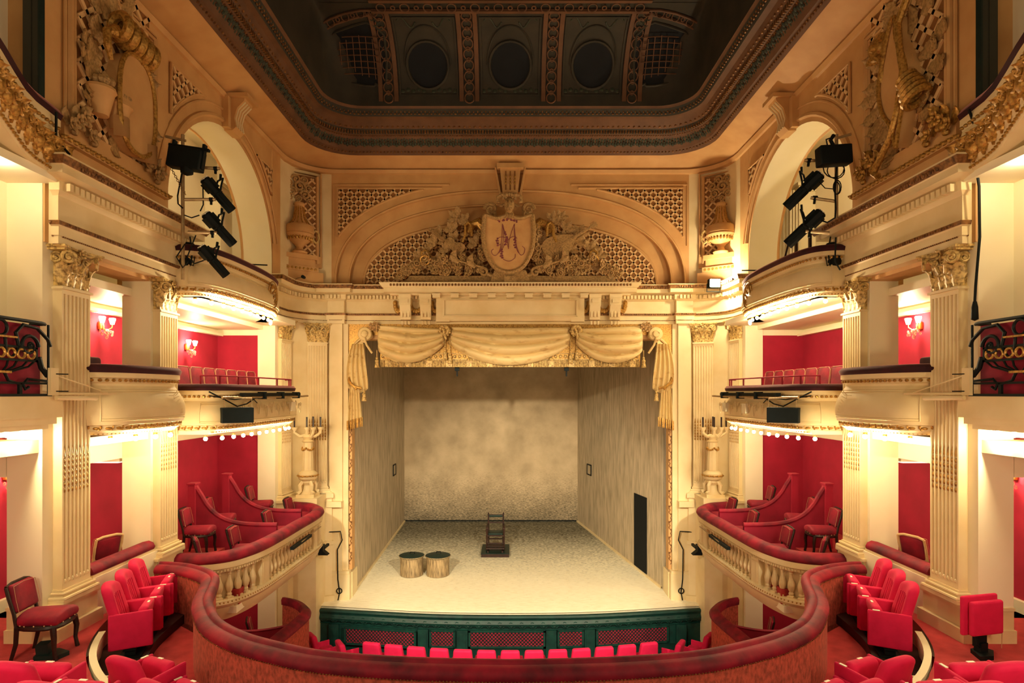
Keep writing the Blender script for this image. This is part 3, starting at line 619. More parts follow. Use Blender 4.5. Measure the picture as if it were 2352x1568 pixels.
# ================================================================== PILASTERS
def make_pilaster(label):
    t = thing('pilaster', label, 'pilaster', group='fluted pilasters of the hall')
    # shaft: flutes stop short of both ends
    w2, d = .25, .12; prof = [(-w2, 0), (-w2, d)]; pitch = .47 / 7
    for k in range(7):
        c = -.235 + pitch * (k + .5)
        prof += [(c - .024 * math.cos(PI * j / 6), d - .026 * math.sin(PI * j / 6)) for j in range(7)]
    prof += [(w2, d), (w2, 0)]
    mb = MB(); mb.prism(prof, 3.66, M.Translation((0, 0, .70))); mb.box((-w2, 0, .6), (w2, d, .70)); mb.box((-w2, 0, 4.36), (w2, d, 4.46))
    for k in range(7): c = -.235 + pitch * (k + .5); mb.sphere((c, d - .002, .70), (.024, .012, .03), 6, 4)
    mb.box((-.27, 0, 4.42), (.27, d + .025, 4.45)); obj('shaft', mb, cream, t, world=False)
    mb = MB()                                            # gilded husks set in the flutes
    for k in range(7):
        c = -.235 + pitch * (k + .5)
        for j in range(6): mb.sphere((c, d - .012, 1.86 + .075 * j), (.017, .016, .034), 5, 4)
        mb.lathe([(.018, 0), (.012, .06), (0, .14)], (c, d - .012, 2.29), 5)
    obj('husks', mb, gold, t, world=False)
    mb = MB()
    mb.box((-.33, 0, .44), (.33, .20, .49)); mb.tube([(-.31, .0, .505), (-.31, .185, .505), (.31, .185, .505), (.31, 0, .505)], .022, 6); mb.box((-.285, 0, .51), (.285, .155, .545)); mb.tube([(-.285, .0, .56), (-.285, .155, .56), (.285, .155, .56), (.285, 0, .56)], .018, 6); mb.box((-.265, 0, .57), (.265, .135, .60))
    obj('base', mb, cream, t, world=False)
    # capital
    mb = MB(); mb.prism([(-.24, 0), (-.24, .11), (.24, .11), (.24, 0)], .46, M.Translation((0, 0, 4.46)))
    cap = obj('capital', mb, patina, t, world=False)
    mb = MB(); F_ = M.Translation((0, .11, 4.47))
    for x in (-.18, -.06, .06, .18): mb.leaf(F_ @ M.Translation((x, 0, 0)), .13, .21, .45, 3, 4, 6)
    for x in (-.12, 0, .12): mb.leaf(F_ @ M.Translation((x, .01, .10)), .13, .25, .55, 3, 4, 6)
    for sx in (-1, 1):
        R = M.Rotation(-sx * PI / 2, 4, 'Z')
        mb.leaf(M.Translation((sx * .24, .06, 4.47)) @ R, .12, .21, .45, 3, 4, 6); mb.leaf(M.Translation((sx * .24, .10, 4.5)) @ M.Rotation(-sx * PI / 4, 4, 'Z'), .14, .34, .6, 3, 4, 6)
    sub('acanthus', mb, patina, cap, world=False)
    mb = MB()
    for sx in (-1, 1):
        R = M.Translation((sx * .25, .20, 4.82)) @ M.Rotation(-sx * .6, 4, 'Z'); mb.volute(R, .085, .026, 2, -sx)
        mb.volute(M.Translation((sx * .25, .05, 4.82)) @ M.Rotation(-sx * 1.3, 4, 'Z'), .075, .022, 2, -1 * sx, 20)
        mb.tube([(sx * .05, .14, 4.66), (sx * .09, .17, 4.78), (sx * .17, .2, 4.87), (sx * .25, .22, 4.905)], .022, 5)
        mb.volute(M.Translation((sx * .07, .18, 4.80)), .05, .015, 1.6, sx, 16)
    sub('volute', mb, patina, cap, world=False)
    mb = MB(); n = 9; top = [(-.34 + .68 * i / n, .22 - .07 * math.sin(PI * i / n)) for i in range(n + 1)]
    mb.prism([(-.34, 0)] + top + [(.34, 0)], .035, M.Translation((0, 0, 4.90))); mb.prism([(-.36, 0)] + [(a * 1.05, b + .02) for a, b in top] + [(.36, 0)], .03, M.Translation((0, 0, 4.935)))
    mb.flower(M.Translation((0, .19, 4.91)), .07); sub('abacus', mb, patina, cap, world=False)
    return t
pil = make_pilaster('')
spots = [(1, 5.80, 7.70, PI / 2, 'fluted pilaster with gilded capital on the near right pier, behind the folding seat', 'fluted pilaster with gilded capital on the near left pier, behind the loose chair'),
         (1, 5.80, 9.79, PI / 2, 'fluted pilaster between the two right side boxes, beside the end of the velvet balcony front', 'fluted pilaster between the two left side boxes, beside the end of the velvet balcony front'),
         (1, 5.80, 14.95, PI / 2 + .12, 'slim looking fluted pilaster at the stage end of the right boxes', 'slim looking fluted pilaster at the stage end of the left boxes'),
         (1, 5.20, 15.87, PI - .28, 'fluted pilaster facing the hall just right of the stage opening, behind the candelabrum', 'fluted pilaster facing the hall just left of the stage opening, behind the candelabrum')]
first = True
for (k, X, Y, r, lr, ll) in spots:
    for s in (1, -1):
        rz = r if s == 1 else -r; o = pil if first else dup(pil, (0, 0, 0), 0, '')
        first = False; o.location = (s * X, Y, 0); o.rotation_euler = (0, 0, rz); o['label'] = lr if s == 1 else ll
# ================================================================== BALCONY FRONT (big velvet curve)
bal = thing('balcony_parapet', 'long curving balcony parapet of worn red carpet cloth topped with red velvet', 'balcony parapet', (0, 5.8, -.45))
mb = MB(); mb.sweep(PARS, [(-.08, -1.25), (-.08, .28), (.10, .28), (.10, -.46), (.02, -.47), (.02, -1.25)], solid=True); obj('carpet_panel', mb, carpetwall, bal)
# n points to the room side on the left of travel: path runs from right rear to left rear, so u<0 is the stage side ... chosen by test below
VEL = [(.11, .255), (.125, .29), (.115, .335), (.06, .372), (.0, .378), (-.015, .365), (-.022, .372), (-.03, .395), (-.06, .405), (-.10, .395), (-.125, .36), (-.13, .31), (-.12, .255)]
mb = MB(); mb.sweep(PARS, VEL, solid=True); obj('velvet_rail', mb, velvet, bal, ang=60)
mb = MB(); mb.along(PARS, .035, lambda T: mb.sphere((0, .115, .255), (.009, .008, .009), 5, 3, T)); o = obj('nail_trim', mb, darkgold, bal); o['kind'] = 'stuff'
# ================================================================== BOX BALCONIES
def bulbs(root, path, zs_, n, off=.5, u=.0, name='bulb', drop=.06, s=1):
    """n lamps hung evenly under a balcony"""
    P = [V(p) for p in path]; L = [0]
    for i in range(len(P) - 1): L.append(L[-1] + (P[i + 1] - P[i]).length)
    out = []
    for k in range(n):
        d = L[-1] * (k + off) / n; i = max(j for j in range(len(L) - 1) if L[j] <= d + 1e-6); e = P[i + 1] - P[i]; t = (d - L[i]) / max(e.length, 1e-6); p = P[i] + e * t; nn = V((-e.y, e.x)).normalized() * u
        q = V((p.x + nn.x, p.y + nn.y, zs_)); out.append(q)
        m1 = MB(); m1.lathe([(.028, 0), (.03, -.02), (.022, -.03)], q, 8); o = obj('lamp_holder', m1, brass, root, s)
        m2 = MB(); m2.sphere(q + V((0, 0, -drop)), .036, 8, 6); sub(name, m2, bulbm, o, s)
    return out
def strip_lights(pts, power, s, every, root, dz=-.16, du=(-.06, 0)):
    for q in pts[every // 2::every]: lamp('POINT', (s * (q.x + du[0]), q.y + du[1], q.z + dz), power, .04, parent=root, name='bulb_light')
def box_front(name, label, cat, path, s, ztop, H, vel, ornament=True, belly=.10, group=None):
    """bombe box front: velvet rail, egg band, swelling plaster panel, carved lower band"""
    c = path[len(path) // 2]; t = thing(name, label, cat, (s * c[0], c[1], ztop - H), group=group)
    z = ztop
    mb = MB(); mb.sweep(path, [(.08, z - .12), (.10, z - .06), (.06, z - .01), (-.04, z), (-.10, z - .02), (-.10, z - .12)], solid=True); obj('velvet_rail', mb, vel, t, s, ang=60)
    mb = MB(); b = belly; h0, h1 = z - .30, z - H + .14
    prof = [(.07, z - .12), (.07, z - .19), (.03, z - .20), (.03, z - .25), (0, z - .27)]
    prof += [(b * (math.sin(PI * q * 1.0) * .5 + q * .75), h0 + (h1 - h0) * q) for q in [i / 8 for i in range(9)]]
    prof += [(b * .5, h1 - .01), (b * .5, h1 - .08), (b * .2, h1 - .10), (b * .0, z - H), (-.25, z - H), (-.25, z - .12)]
    mb.sweep(path, prof, solid=True)
    uq = lambda q: b * (math.sin(PI * q) * .5 + q * .75)
    inner = path[4:-4]
    for q in (.10, .16, .84, .90): mb.sweep(inner, [(uq(q) - .01, h0 + (h1 - h0) * (q - .012)), (uq(q) + .012, h0 + (h1 - h0) * q), (uq(q) - .01, h0 + (h1 - h0) * (q + .012))])
    for e0, e1 in ((inner[0], inner[1]), (inner[-1], inner[-2])):
        d_ = (V(e1) - V(e0)).normalized(); nn = V((-d_.y, d_.x)) if e0 == inner[0] else V((d_.y, -d_.x))
        mb.tube([(e0[0] + nn.x * uq(q), e0[1] + nn.y * uq(q), h0 + (h1 - h0) * q) for q in (.10, .3, .5, .7, .90)], .012, 5)
    mb = mb; obj('front_panel', mb, cream, t, s, ang=30)
    mb = MB(); mb.along(path, .075, lambda T: mb.sphere((0, .045, z - .225), (.028, .024, .024), 6, 4, T)); o = obj('egg_band', mb, gold, t, s); o['kind'] = 'stuff'
    mb = MB(); st = .11; mb.along(path, st, lambda T: (mb.sphere((0, b * .5, h1 - .045), (.045, .02, .022), 6, 4, T), mb.sphere((.05, b * .5, h1 - .03), (.016, .02, .03), 5, 3, T), mb.sphere((.03, b * .5, h1 - .065), (.018, .018, .016), 5, 3, T)))
    mb.along(path, .05, lambda T: mb.sphere((0, b * .02, z - H + .02), (.02, .018, .016), 5, 3, T)); o = obj('carved_band', mb, gold, t, s); o['kind'] = 'stuff'
    return t, (h0, h1, b)
L3 = smooth_path([(5.78, 9.98), (5.45, 9.98), (5.22, 10.15), (5.12, 10.6), (5.09, 11.3), (5.10, 12.1), (5.17, 12.75), (5.36, 13.3), (5.76, 13.9)], 4)
L2 = smooth_path([(5.78, 10.16), (5.35, 10.16), (5.10, 10.32), (5.0, 10.8), (4.97, 11.6), (4.96, 12.5), (4.97, 13.2), (5.06, 13.55), (5.35, 13.8), (5.78, 14.1)], 4)
L2b = smooth_path([(5.80, 8.00), (5.62, 8.04), (5.46, 8.25), (5.37, 8.6), (5.32, 9.0), (5.33, 9.3), (5.44, 9.47), (5.80, 9.55)], 4)
L1 = smooth_path([(5.72, 9.98), (5.30, 9.98), (5.0, 10.08), (4.78, 10.32), (4.62, 10.85), (4.56, 11.6), (4.53, 12.6), (4.50, 13.5), (4.58, 14.15), (4.92, 14.62), (5.3, 14.8), (5.55, 14.82)], 4)
for s in (-1, 1):
    n = SIDE[s]
    # third level, under the arch
    t, (h0, h1, b) = box_front('box_balcony', 'swelling plaster balcony with dark velvet rail under the big arch on the %s' % n, 'balcony', L3, s, 5.62, .86, velvet_dk, belly=.12, group='box fronts of the side walls')
    q = bulbs(t, L3[3:-3], 4.73, 11, .5, -.06, s=s); strip_lights(q, 46, s, 2, t)
    mb = MB(); T = M.Translation((5.12, 12.5, 5.18)) @ M.Rotation(PI / 2 + .1, 4, 'Z')
    mb.torus((0, .09, 0), .13, .018, (0, 1, 0), 20, 5, T, 1, 1.6); mb.torus((0, .08, 0), .19, .012, (0, 1, 0), 20, 5, T, 1, 1.5)
    for j in range(9): mb.sphere((.05 * math.sin(j * 2.1), .1, -.15 + .036 * j), (.035, .02, .025), 6, 4, T)
    obj('medallion', mb, gold, t, s)
    # second level, large box
    t, (h0, h1, b) = box_front('box_balcony', 'long plaster box front with red handrail and a pipe fixed to it, %s side' % n, 'balcony', L2, s, 3.26, .86, velvet_dk, belly=.12, group='box fronts of the side walls')
    q = bulbs(t, L2[3:-4], 2.36, 12, .5, -.05, s=s); strip_lights(q, 26, s, 2, t)
    mb = MB(); P = [p for p in L2[4:-5]]
    mb.tube([(x, y, 3.40) for x, y in P], .014, 6)
    for p in P[::4]: mb.box((p[0] - .012, p[1] - .012, 3.25), (p[0] + .012, p[1] + .012, 3.40))
    obj('handrail', mb, redback, t, s)
    mb = MB()                                            # tracery in low relief on the plaster
    for k in range(5):
        y0 = 10.9 + .62 * k; T = M.Translation((4.85 if k else 4.9, y0, 2.78)) @ M.Rotation(PI / 2, 4, 'Z')
        for a in (-1, 1):
            mb.tube([(a * (.05 + .10 * i * .25), .0 + .004 * (i % 2), .12 * math.sin(i * .9) - .03 * a) for i in range(9)], .007, 4, T)
            mb.volute(T @ M.Translation((a * .2, 0, .05)), .06, .007, 1.4, a, 14)
    obj('tracery', mb, cream, t, s)
    # second level, small bowed box between the pilasters
    t, (h0, h1, b) = box_front('box_balcony', 'small bowed plaster box front with dark velvet rail between the two %s pilasters' % n, 'balcony', L2b, s, 3.50, .98, velvet_dk, belly=.16, group='box fronts of the side walls')
    q = bulbs(t, L2b[3:-5], 2.50, 4, .5, -.03, s=s); strip_lights(q, 38, s, 2, t)
    mb = MB(); T = M.Translation((5.18, 9.2, 2.95)) @ M.Rotation(PI / 2 + .15, 4, 'Z')
    for k in range(8):
        mb.tube([(.02 * k - .05, .0, .20 - .05 * k), (-.06 - .03 * (k % 3), .004, .16 - .05 * k), (-.12 - .1 * (k % 2), 0, .12 - .05 * k + .04 * (k % 3))], .006, 4, T)
    obj('tracery', mb, cream, t, s)
    # low wall and velvet rail of the small box at circle level
    t = thing('box_parapet', 'low cream parapet with red velvet rail between the %s pilasters, behind three seats' % n, 'parapet', (s * 5.82, 8.75, -.4))
    mb = MB(); mb.box((5.74, 8.04, -.45), (5.92, 9.46, .60)); mb.box((5.71, 8.04, .56), (5.92, 9.46, .60)); mb.box((5.72, 8.1, -.05), (5.75, 9.4, 0)); obj('panel', mb, cream, t, s)
    mb = MB(); mb.sweep([(5.80, 8.04), (5.80, 9.44)], [(.08, .60), (.10, .64), (.07, .70), (0, .73), (-.10, .71), (-.12, .60)], solid=True); obj('velvet_rail', mb, velvet, t, s, ang=60)
    # circle level: balustraded box
    t = thing('box_balustrade', 'balustraded box front with thick red velvet rail beside the stage, %s side' % n, 'balustrade', (s * 4.6, 12.4, -.6))
    mb = MB(); mb.sweep(L1, [(.07, .19), (.10, .24), (.08, .31), (.0, .36), (-.10, .36), (-.17, .31), (-.17, .19)], solid=True); obj('velvet_rail', mb, velvet, t, s, ang=60)
    mb = MB(); mb.sweep(L1, [(.07, .19), (.07, .09), (.03, .07), (.03, .02), (-.14, .02), (-.14, .19)], solid=True); mb.sweep(L1, [(.02, -.46), (.06, -.47), (.07, -.53), (.03, -.58), (.0, -.60), (-.03, -.70), (-.16, -.86), (-.25, -.86), (-.14, -.46)], solid=True)
    mb.sweep(L1, [(-.10, .02), (-.10, -.46), (-.13, -.46), (-.13, .02)], solid=True)
    mb.along(L1, .05, lambda T: mb.box((-.014, .02, .03), (.014, .05, .065), T)); obj('cornice', mb, cream, t, s, ang=30)
    mb = MB(); mb.along(L1, .06, lambda T: mb.sphere((0, .055, -.50), (.024, .018, .022), 5, 3, T)); o = obj('carved_band', mb, gold, t, s); o['kind'] = 'stuff'
    mb = MB(); mb.sweep(L1, [(-.132, -.55), (-.132, .3), (-.16, .3), (-.16, -.55)], solid=True); obj('inner_lining', mb, redback, t, s)
    acc = [0]
    for i in range(len(L1) - 1): acc.append(acc[-1] + (V(L1[i + 1]) - V(L1[i])).length)
    def onp(d):
        i = max(j for j in range(len(L1) - 1) if acc[j] <= d); e = V(L1[i + 1]) - V(L1[i]); p = V(L1[i]) + e * ((d - acc[i]) / e.length); return M.Translation((p.x, p.y, 0)) @ M.Rotation(math.atan2(e.y, e.x), 4, 'Z')
    bp = [(.05, -.46), (.05, -.43), (.035, -.42), (.045, -.39), (.03, -.36), (.05, -.32), (.062, -.26), (.06, -.22), (.045, -.17), (.028, -.11), (.024, -.05), (.032, -.04), (.026, -.02), (.045, 0), (.045, .03)]
    for d in [.75 + .175 * k for k in range(5)] + [2.05 + .165 * k for k in range(13)]:
        T = onp(d) @ M.Translation((0, -.035, 0)); mb = MB(); mb.lathe(bp, n=14, T=T, lobes=7, amp=.035); mb.box((-.055, -.055, -.46), (.055, .055, -.43), T); obj('baluster', mb, cream, t, s)
    for d in (.35, 1.80, 4.32, 4.75):
        T = onp(d); mb = MB(); w_ = .14; mb.box((-w_, -.12, -.46), (w_, .015, .02), T); mb.box((-w_ + .04, .01, -.40), (w_ - .04, .022, -.04), T); obj('pedestal', mb, cream, t, s)
    mb = MB(); T = onp(4.35)
    mb.tube([T @ V((-1.3 + .2 * i, .10, -.01)) for i in range(8)], .012, 5); obj('pipe', mb, steel, t, s)
    mb = MB(); mb.box((-1.6, .07, -.06), (-.5, .14, 0), onp(4.2)); obj('light_bar', mb, black, t, s)
    # the lowest box beside the stalls
    L0 = smooth_path([(5.42, 14.25), (5.15, 14.12), (4.90, 13.90), (4.65, 13.55), (4.55, 13.2), (4.58, 12.6), (4.66, 11.9), (4.70, 11.0), (4.70, 10.2)], 4)[::-1]
    t = thing('stall_box_parapet', 'red carpet clad box wall with velvet top beside the stalls, below the %s balustrade' % n, 'parapet', (s * 4.6, 12.6, -3.7))
    mb = MB(); mb.sweep(L0, [(.0, -3.74), (.0, -1.95), (-.14, -1.95), (-.14, -3.74)], solid=True); obj('carpet_panel', mb, carpetwall, t, s)
    mb = MB(); mb.sweep(L0, [(.04, -1.98), (.05, -1.92), (0, -1.86), (-.06, -1.85), (-.08, -1.82), (-.14, -1.81), (-.18, -1.86), (-.17, -1.98)], solid=True); obj('velvet_rail', mb, velvet, t, s, ang=60)
    t = thing('box_partition', 'low red cloth screen crossing the lowest box on the %s' % n, 'partition', (s * 5.5, 12.5, -3.7))
    mb = MB(); mb.prism([(0, 0)] + [(u, 1.72 - .10 * math.sin(u * 2)) for u in [i * .15 for i in range(13)]] + [(1.8, 0)], .05, M(((-1, 0, 0, 6.5), (0, 0, 1, 12.75), (0, 1, 0, -3.7), (0, 0, 0, 1)))); obj('panel', mb, redback, t, s)
    mb = MB(); mb.tube([(6.5 - u, 12.775, -3.7 + 1.72 - .10 * math.sin(u * 2)) for u in [i * .15 for i in range(13)]], .035, 6); obj('rail', mb, velvet, t, s)
    # curved screens between the box's compartments
    for k, (Y, nm, wh) in enumerate(((11.75, 'nearer', 'nearer the hall'), (13.15, 'farther', 'nearer the stage'))):
        t = thing('box_screen', '%s of the two tall curved red screens dividing the %s balustraded box' % (nm, n), 'screen', (s * 5.5, Y, -.57), group='box screens')
        N_ = 16; prof = []
        for i in range(N_ + 1):
            q = i / N_; x = 6.30 - 1.56 * q; z = .40 + .80 * math.exp(-max(0, q - .02) / .20)
            prof.append((x, max(z, .36)))
        yy = lambda x: Y + .18 * ((6.3 - x) / 1.66) ** 1.5
        mb = MB(); vs = [p for x, z in prof for p in ((x, yy(x), -.57), (x, yy(x), z))]; vs += [(x, y + .06, z) for x, y, z in vs]; o_ = 2 * (N_ + 1)
        fs = [(2 * i, 2 * i + 2, 2 * i + 3, 2 * i + 1) for i in range(N_)] + [(o_ + 2 * i, o_ + 2 * i + 1, o_ + 2 * i + 3, o_ + 2 * i + 2) for i in range(N_)] + [(2 * i + 1, 2 * i + 3, o_ + 2 * i + 3, o_ + 2 * i + 1) for i in range(N_)]
        mb.add(vs, fs); obj('panel', mb, redback, t, s)
        mb = MB(); mb.tube([(x, yy(x) + .03, z + .015) for x, z in prof], .05, 8); obj('velvet_top', mb, velvet, t, s)
        mb = MB(); mb.box((6.28, Y - .05, -.57), (6.42, Y + .11, 1.27)); mb.box((6.26, Y - .07, 1.27), (6.44, Y + .13, 1.30)); obj('post', mb, redwall, t, s)
# ================================================================== NEAR GALLERIES at the edges of the view
for s in (-1, 1):
    n = SIDE[s]
    t = thing('gallery_railing', 'black wrought iron gallery railing with gilded rings, at the %s edge of the hall' % n, 'railing', (s * 5.6, 6.6, 3.06))
    X = 5.58; T = M.Translation((X, 0, 0)) @ M.Rotation(PI / 2, 4, 'Z')      # local x = Y, local y = towards the hall
    mb = MB(); mb.tube([(5.2, 0, 3.93), (7.0, 0, 3.93), (7.12, -.06, 3.93), (7.14, -.25, 3.93)], .022, 6, T); mb.box((5.2, -.01, 3.06), (7.12, .03, 3.09), T); mb.box((5.2, -.008, 3.20), (7.1, .02, 3.225), T)
    for y in (5.35, 6.30, 6.68): mb.box((y - .02, -.008, 3.08), (y + .02, .02, 3.21), T)
    mb.tube([(7.1, 0, 3.08), (7.1, 0, 3.92)], .014, 6, T); fr = obj('rail', mb, black, t, s)
    mb = MB()
    for c in (5.0, 6.42):
        mb.torus((c, .01, 3.82), .085, .017, (0, 1, 0), 20, 6, T)
        for f in (-1, 1):
            mb.volute(T @ M.Translation((c + f * .38, .01, 3.64)), .14, .022, 1.5, f, 26)
            mb.tube([(c + f * .24, .01, 3.64), (c + f * .2, .01, 3.78), (c + f * .3, .01, 3.88), (c + f * .5, .01, 3.86), (c + f * .66, .01, 3.74), (c + f * .70, .01, 3.66)], .02, 6, T)
            mb.tube([(c + f * .06, .01, 3.74), (c + f * .07, .01, 3.56), (c + f * .14, .01, 3.49), (c + f * .2, .01, 3.55), (c + f * .24, .01, 3.64)], .016, 6, T)
            mb.tube([(c + f * .52, .01, 3.52), (c + f * .56, .01, 3.40), (c + f * .66, .01, 3.30)], .03, 6, T)
            mb.tube([(c + f * .66, .01, 3.24), (c + f * .36, .01, 3.26), (c + f * .30, .01, 3.20), (c + f * .33, .01, 3.14), (c + f * .38, .01, 3.17)], .016, 6, T)
            for q in (.1, .22, .36, .46): mb.tube([(c + f * q, .01, 3.47), (c + f * q * .8, .01, 3.40), (c + f * q * .3, .01, 3.34)], .012, 5, T)
            mb.tube([(c + f * .05, .01, 3.33), (c + f * .10, .01, 3.24), (c + f * .25, .01, 3.2)], .016, 6, T)
        mb.box((c - .5, -.005, 3.46), (c + .5, .02, 3.485), T); mb.box((c - .5, -.005, 3.61), (c + .5, .02, 3.635), T); mb.box((c - .5, -.005, 3.46), (c - .47, .02, 3.63), T); mb.box((c + .47, -.005, 3.46), (c + .5, .02, 3.63), T)
    obj('scrollwork', mb, black, t, s)
    for c in (6.42,):
        for k in range(7):
            y = c + (k - 3) * .135
            mb = MB(); mb.torus((y, .015, 3.548), .052, .014, (0, 1, 0), 18, 6, T); obj('gilded_ring', mb, gold, t, s)
        mb = MB(); mb.box((c - .18, 0, 3.715), (c + .2, .035, 3.735), T); mb.box((c - .12, 0, 3.32), (c + .12, .035, 3.345), T); obj('gilded_bar', mb, gold, t, s)
    mb = MB(); mb.box((5.2, -.10, 3.07), (7.05, -.06, 3.9), T); obj('red_backing', mb, redback, t, s)
    t = thing('gallery_beam', 'plain cream gallery edge under the iron railing, %s edge of the hall' % n, 'gallery edge', (s * 5.7, 6.6, 2.5))
    mb = MB(); mb.box((5.56, 4.5, 2.80), (5.95, 7.30, 3.06)); mb.box((5.60, 4.5, 2.72), (5.95, 7.26, 2.80)); mb.box((5.66, 4.5, 2.66), (6.0, 7.2, 2.72)); obj('fascia', mb, cream, t, s)
    q = bulbs(t, [(5.80, 6.2), (5.80, 7.1)], 2.68, 4, .5, s=s); strip_lights(q, 40, s, 2, t, -.14, (.02, 0))
    t = thing('gilded_gallery', 'gilded acanthus gallery front with dark velvet rail high at the %s edge of the hall' % n, 'gallery front', (s * 5.6, 6.4, 5.7))
    G = [(5.0, 5.0), (5.15, 5.6), (5.34, 6.1), (5.46, 6.4), (5.54, 6.65), (5.58, 6.85), (5.62, 7.28)]; zz = [0.30, .24, .16, .10, .03, .0, -.03]
    mb = MB(); mb.sweep(G, [(.05, 6.50), (.08, 6.56), (.03, 6.63), (-.10, 6.63), (-.10, 6.50)], solid=True, zs=zz); obj('velvet_rail', mb, velvet_dk, t, s, ang=60)
    mb = MB(); mb.sweep(G, [(.05, 6.50), (.05, 6.42), (.02, 6.36), (.06, 6.2), (.10, 6.05), (.08, 5.92), (.05, 5.88), (.02, 5.80), (-.3, 5.78), (-.3, 6.50)], solid=True, zs=zz); obj('front_panel', mb, cream, t, s, ang=30)
    mb = MB(); mb.along(G, .07, lambda T: mb.sphere((0, .045, 6.39), (.026, .024, .024), 6, 4, T), zs=zz); mb.along(G, .06, lambda T: mb.sphere((0, .05, 5.84), (.026, .022, .02), 5, 3, T), zs=zz); obj('egg_band', mb, gold, t, s)['kind'] = 'stuff'
    mb = MB()
    def ac(T):
        mb.leaf(T @ M.Translation((0, .08, 5.90)) @ M.Rotation(.5, 4, 'Y'), .26, .40, .6, 4, 4, 7); mb.leaf(T @ M.Translation((.07, .10, 5.90)) @ M.Rotation(-.3, 4, 'Y'), .22, .30, .6, 4, 4, 6)
        mb.volute(T @ M.Translation((-.05, .12, 6.10)), .12, .035, 1.6, 1, 16); mb.sphere((.02, .08, 6.03), (.10, .09, .12), 8, 5, T)
    mb.along(G[1:], .19, ac, zs=zz[1:]); obj('acanthus', mb, gold, t, s)
    q = bulbs(t, [(5.70, 5.9), (5.76, 6.5), (5.8, 7.1)], 5.80, 3, .5, s=s); strip_lights(q, 26, s, 2, t, -.16, (.0, 0))
    t = thing('door_leaf', 'tall dark grey door leaf standing open high at the %s edge, beyond the gilded gallery' % n, 'door', (s * 5.87, 7.27, 6.0))
    mb = MB(); mb.box((5.79, 7.22, 6.3), (5.99, 7.285, 9.0)); mb.box((5.88, 7.21, 6.3), (5.89, 7.23, 9.0)); obj('panel', mb, mat('dark_grey_paint', '3b3a30', rough=.6), t, s)
    mb = MB(); mb.box((5.77, 7.2, 6.3), (5.79, 7.285, 9.0)); obj('edge', mb, greendk, t, s)
    t = thing('projector_arm', 'cream steel arm projecting from the iron railing across the %s pilaster' % n, 'bracket', (s * 5.4, 7.3, 3.0))
    mb = MB(); mb.tube([(5.52, 7.10, 3.09), (5.40, 8.05, 3.09)], .016, 6); mb.tube([(5.5, 7.12, 3.04), (5.42, 7.7, 3.03)], .028, 8); mb.tube([(5.53, 7.12, 3.32), (5.41, 7.9, 3.10)], .008, 5); obj('bar', mb, cream, t, s)
    mb = MB(); mb.box((5.50, 7.04, 3.07), (5.54, 7.16, 3.40)); obj('plate', mb, cream, t, s)
    for z in (3.12, 3.33):
        mb = MB(); mb.tube([(5.51, 7.10, z), (5.46, 7.26, z)], .007, 5); obj('bolt', mb, black, t, s)
    # crystal wall lights
    def sconce(loc, face, label, power):
        t = thing('wall_sconce', label, 'wall light', loc, face, 'crystal wall lights')
        mb = MB(); mb.lathe([(0, -.08), (.05, -.06), (.06, 0), (.05, .06), (0, .08)], (0, .02, 0), 12); arm = mb
        for f in (-1, 1): mb.tube([(0, .03, -.03), (f * .06, .10, -.07), (f * .12, .14, -.02), (f * .13, .14, .04)], .009, 5)
        obj('bracket', mb, brass, t, world=False)
        for f in (-1, 1):
            mb = MB(); mb.lathe([(.03, .04), (.055, .13), (.05, .15), (0, .15)], (f * .13, .14, 0), 10); obj('shade', mb, shade_m, t, world=False)
        mb = MB()
        for j in range(8):
            a = PI * j / 7; x = .15 * math.cos(a); mb.sphere((x, .12 + .06 * math.sin(a), -.10 - .05 * (j % 2)), (.018, .018, .03), 6, 4)
        mb.sphere((0, .13, -.19), (.03, .03, .045), 8, 5); mb.sphere((0, .13, -.10), .05, 8, 5); obj('crystal_drops', mb, crystal, t, world=False)
        lamp('POINT', (0, .22, .06), power, .06, parent=None).parent = t
    sconce((s * 7.235, 8.42, 1.92), s * PI / 2, 'crystal wall light on the red wall at the %s edge, behind the near pier' % n, 30)
    sconce((s * 7.235, 10.35, 4.28), s * PI / 2, 'lit crystal wall light inside the small %s box between the pilasters' % n, 40)
    if s == -1: sconce((-7.235, 13.1, 4.12), -PI / 2, 'lit crystal wall light over the row of red seats in the left upper box', 45)
    # a white emergency light box in the small lower box
    t = thing('light_box', 'small white lamp box under the ceiling of the small %s box at circle level' % n, 'lamp box', (s * 6.6, 9.7, 2.0))
    mb = MB(); mb.box((6.35, 9.55, 1.98), (6.85, 9.72, 2.06)); obj('body', mb, pale, t, s); mb = MB(); mb.box((6.38, 9.56, 1.96), (6.82, 9.70, 1.98)); obj('diffuser', mb, bulboff, t, s)
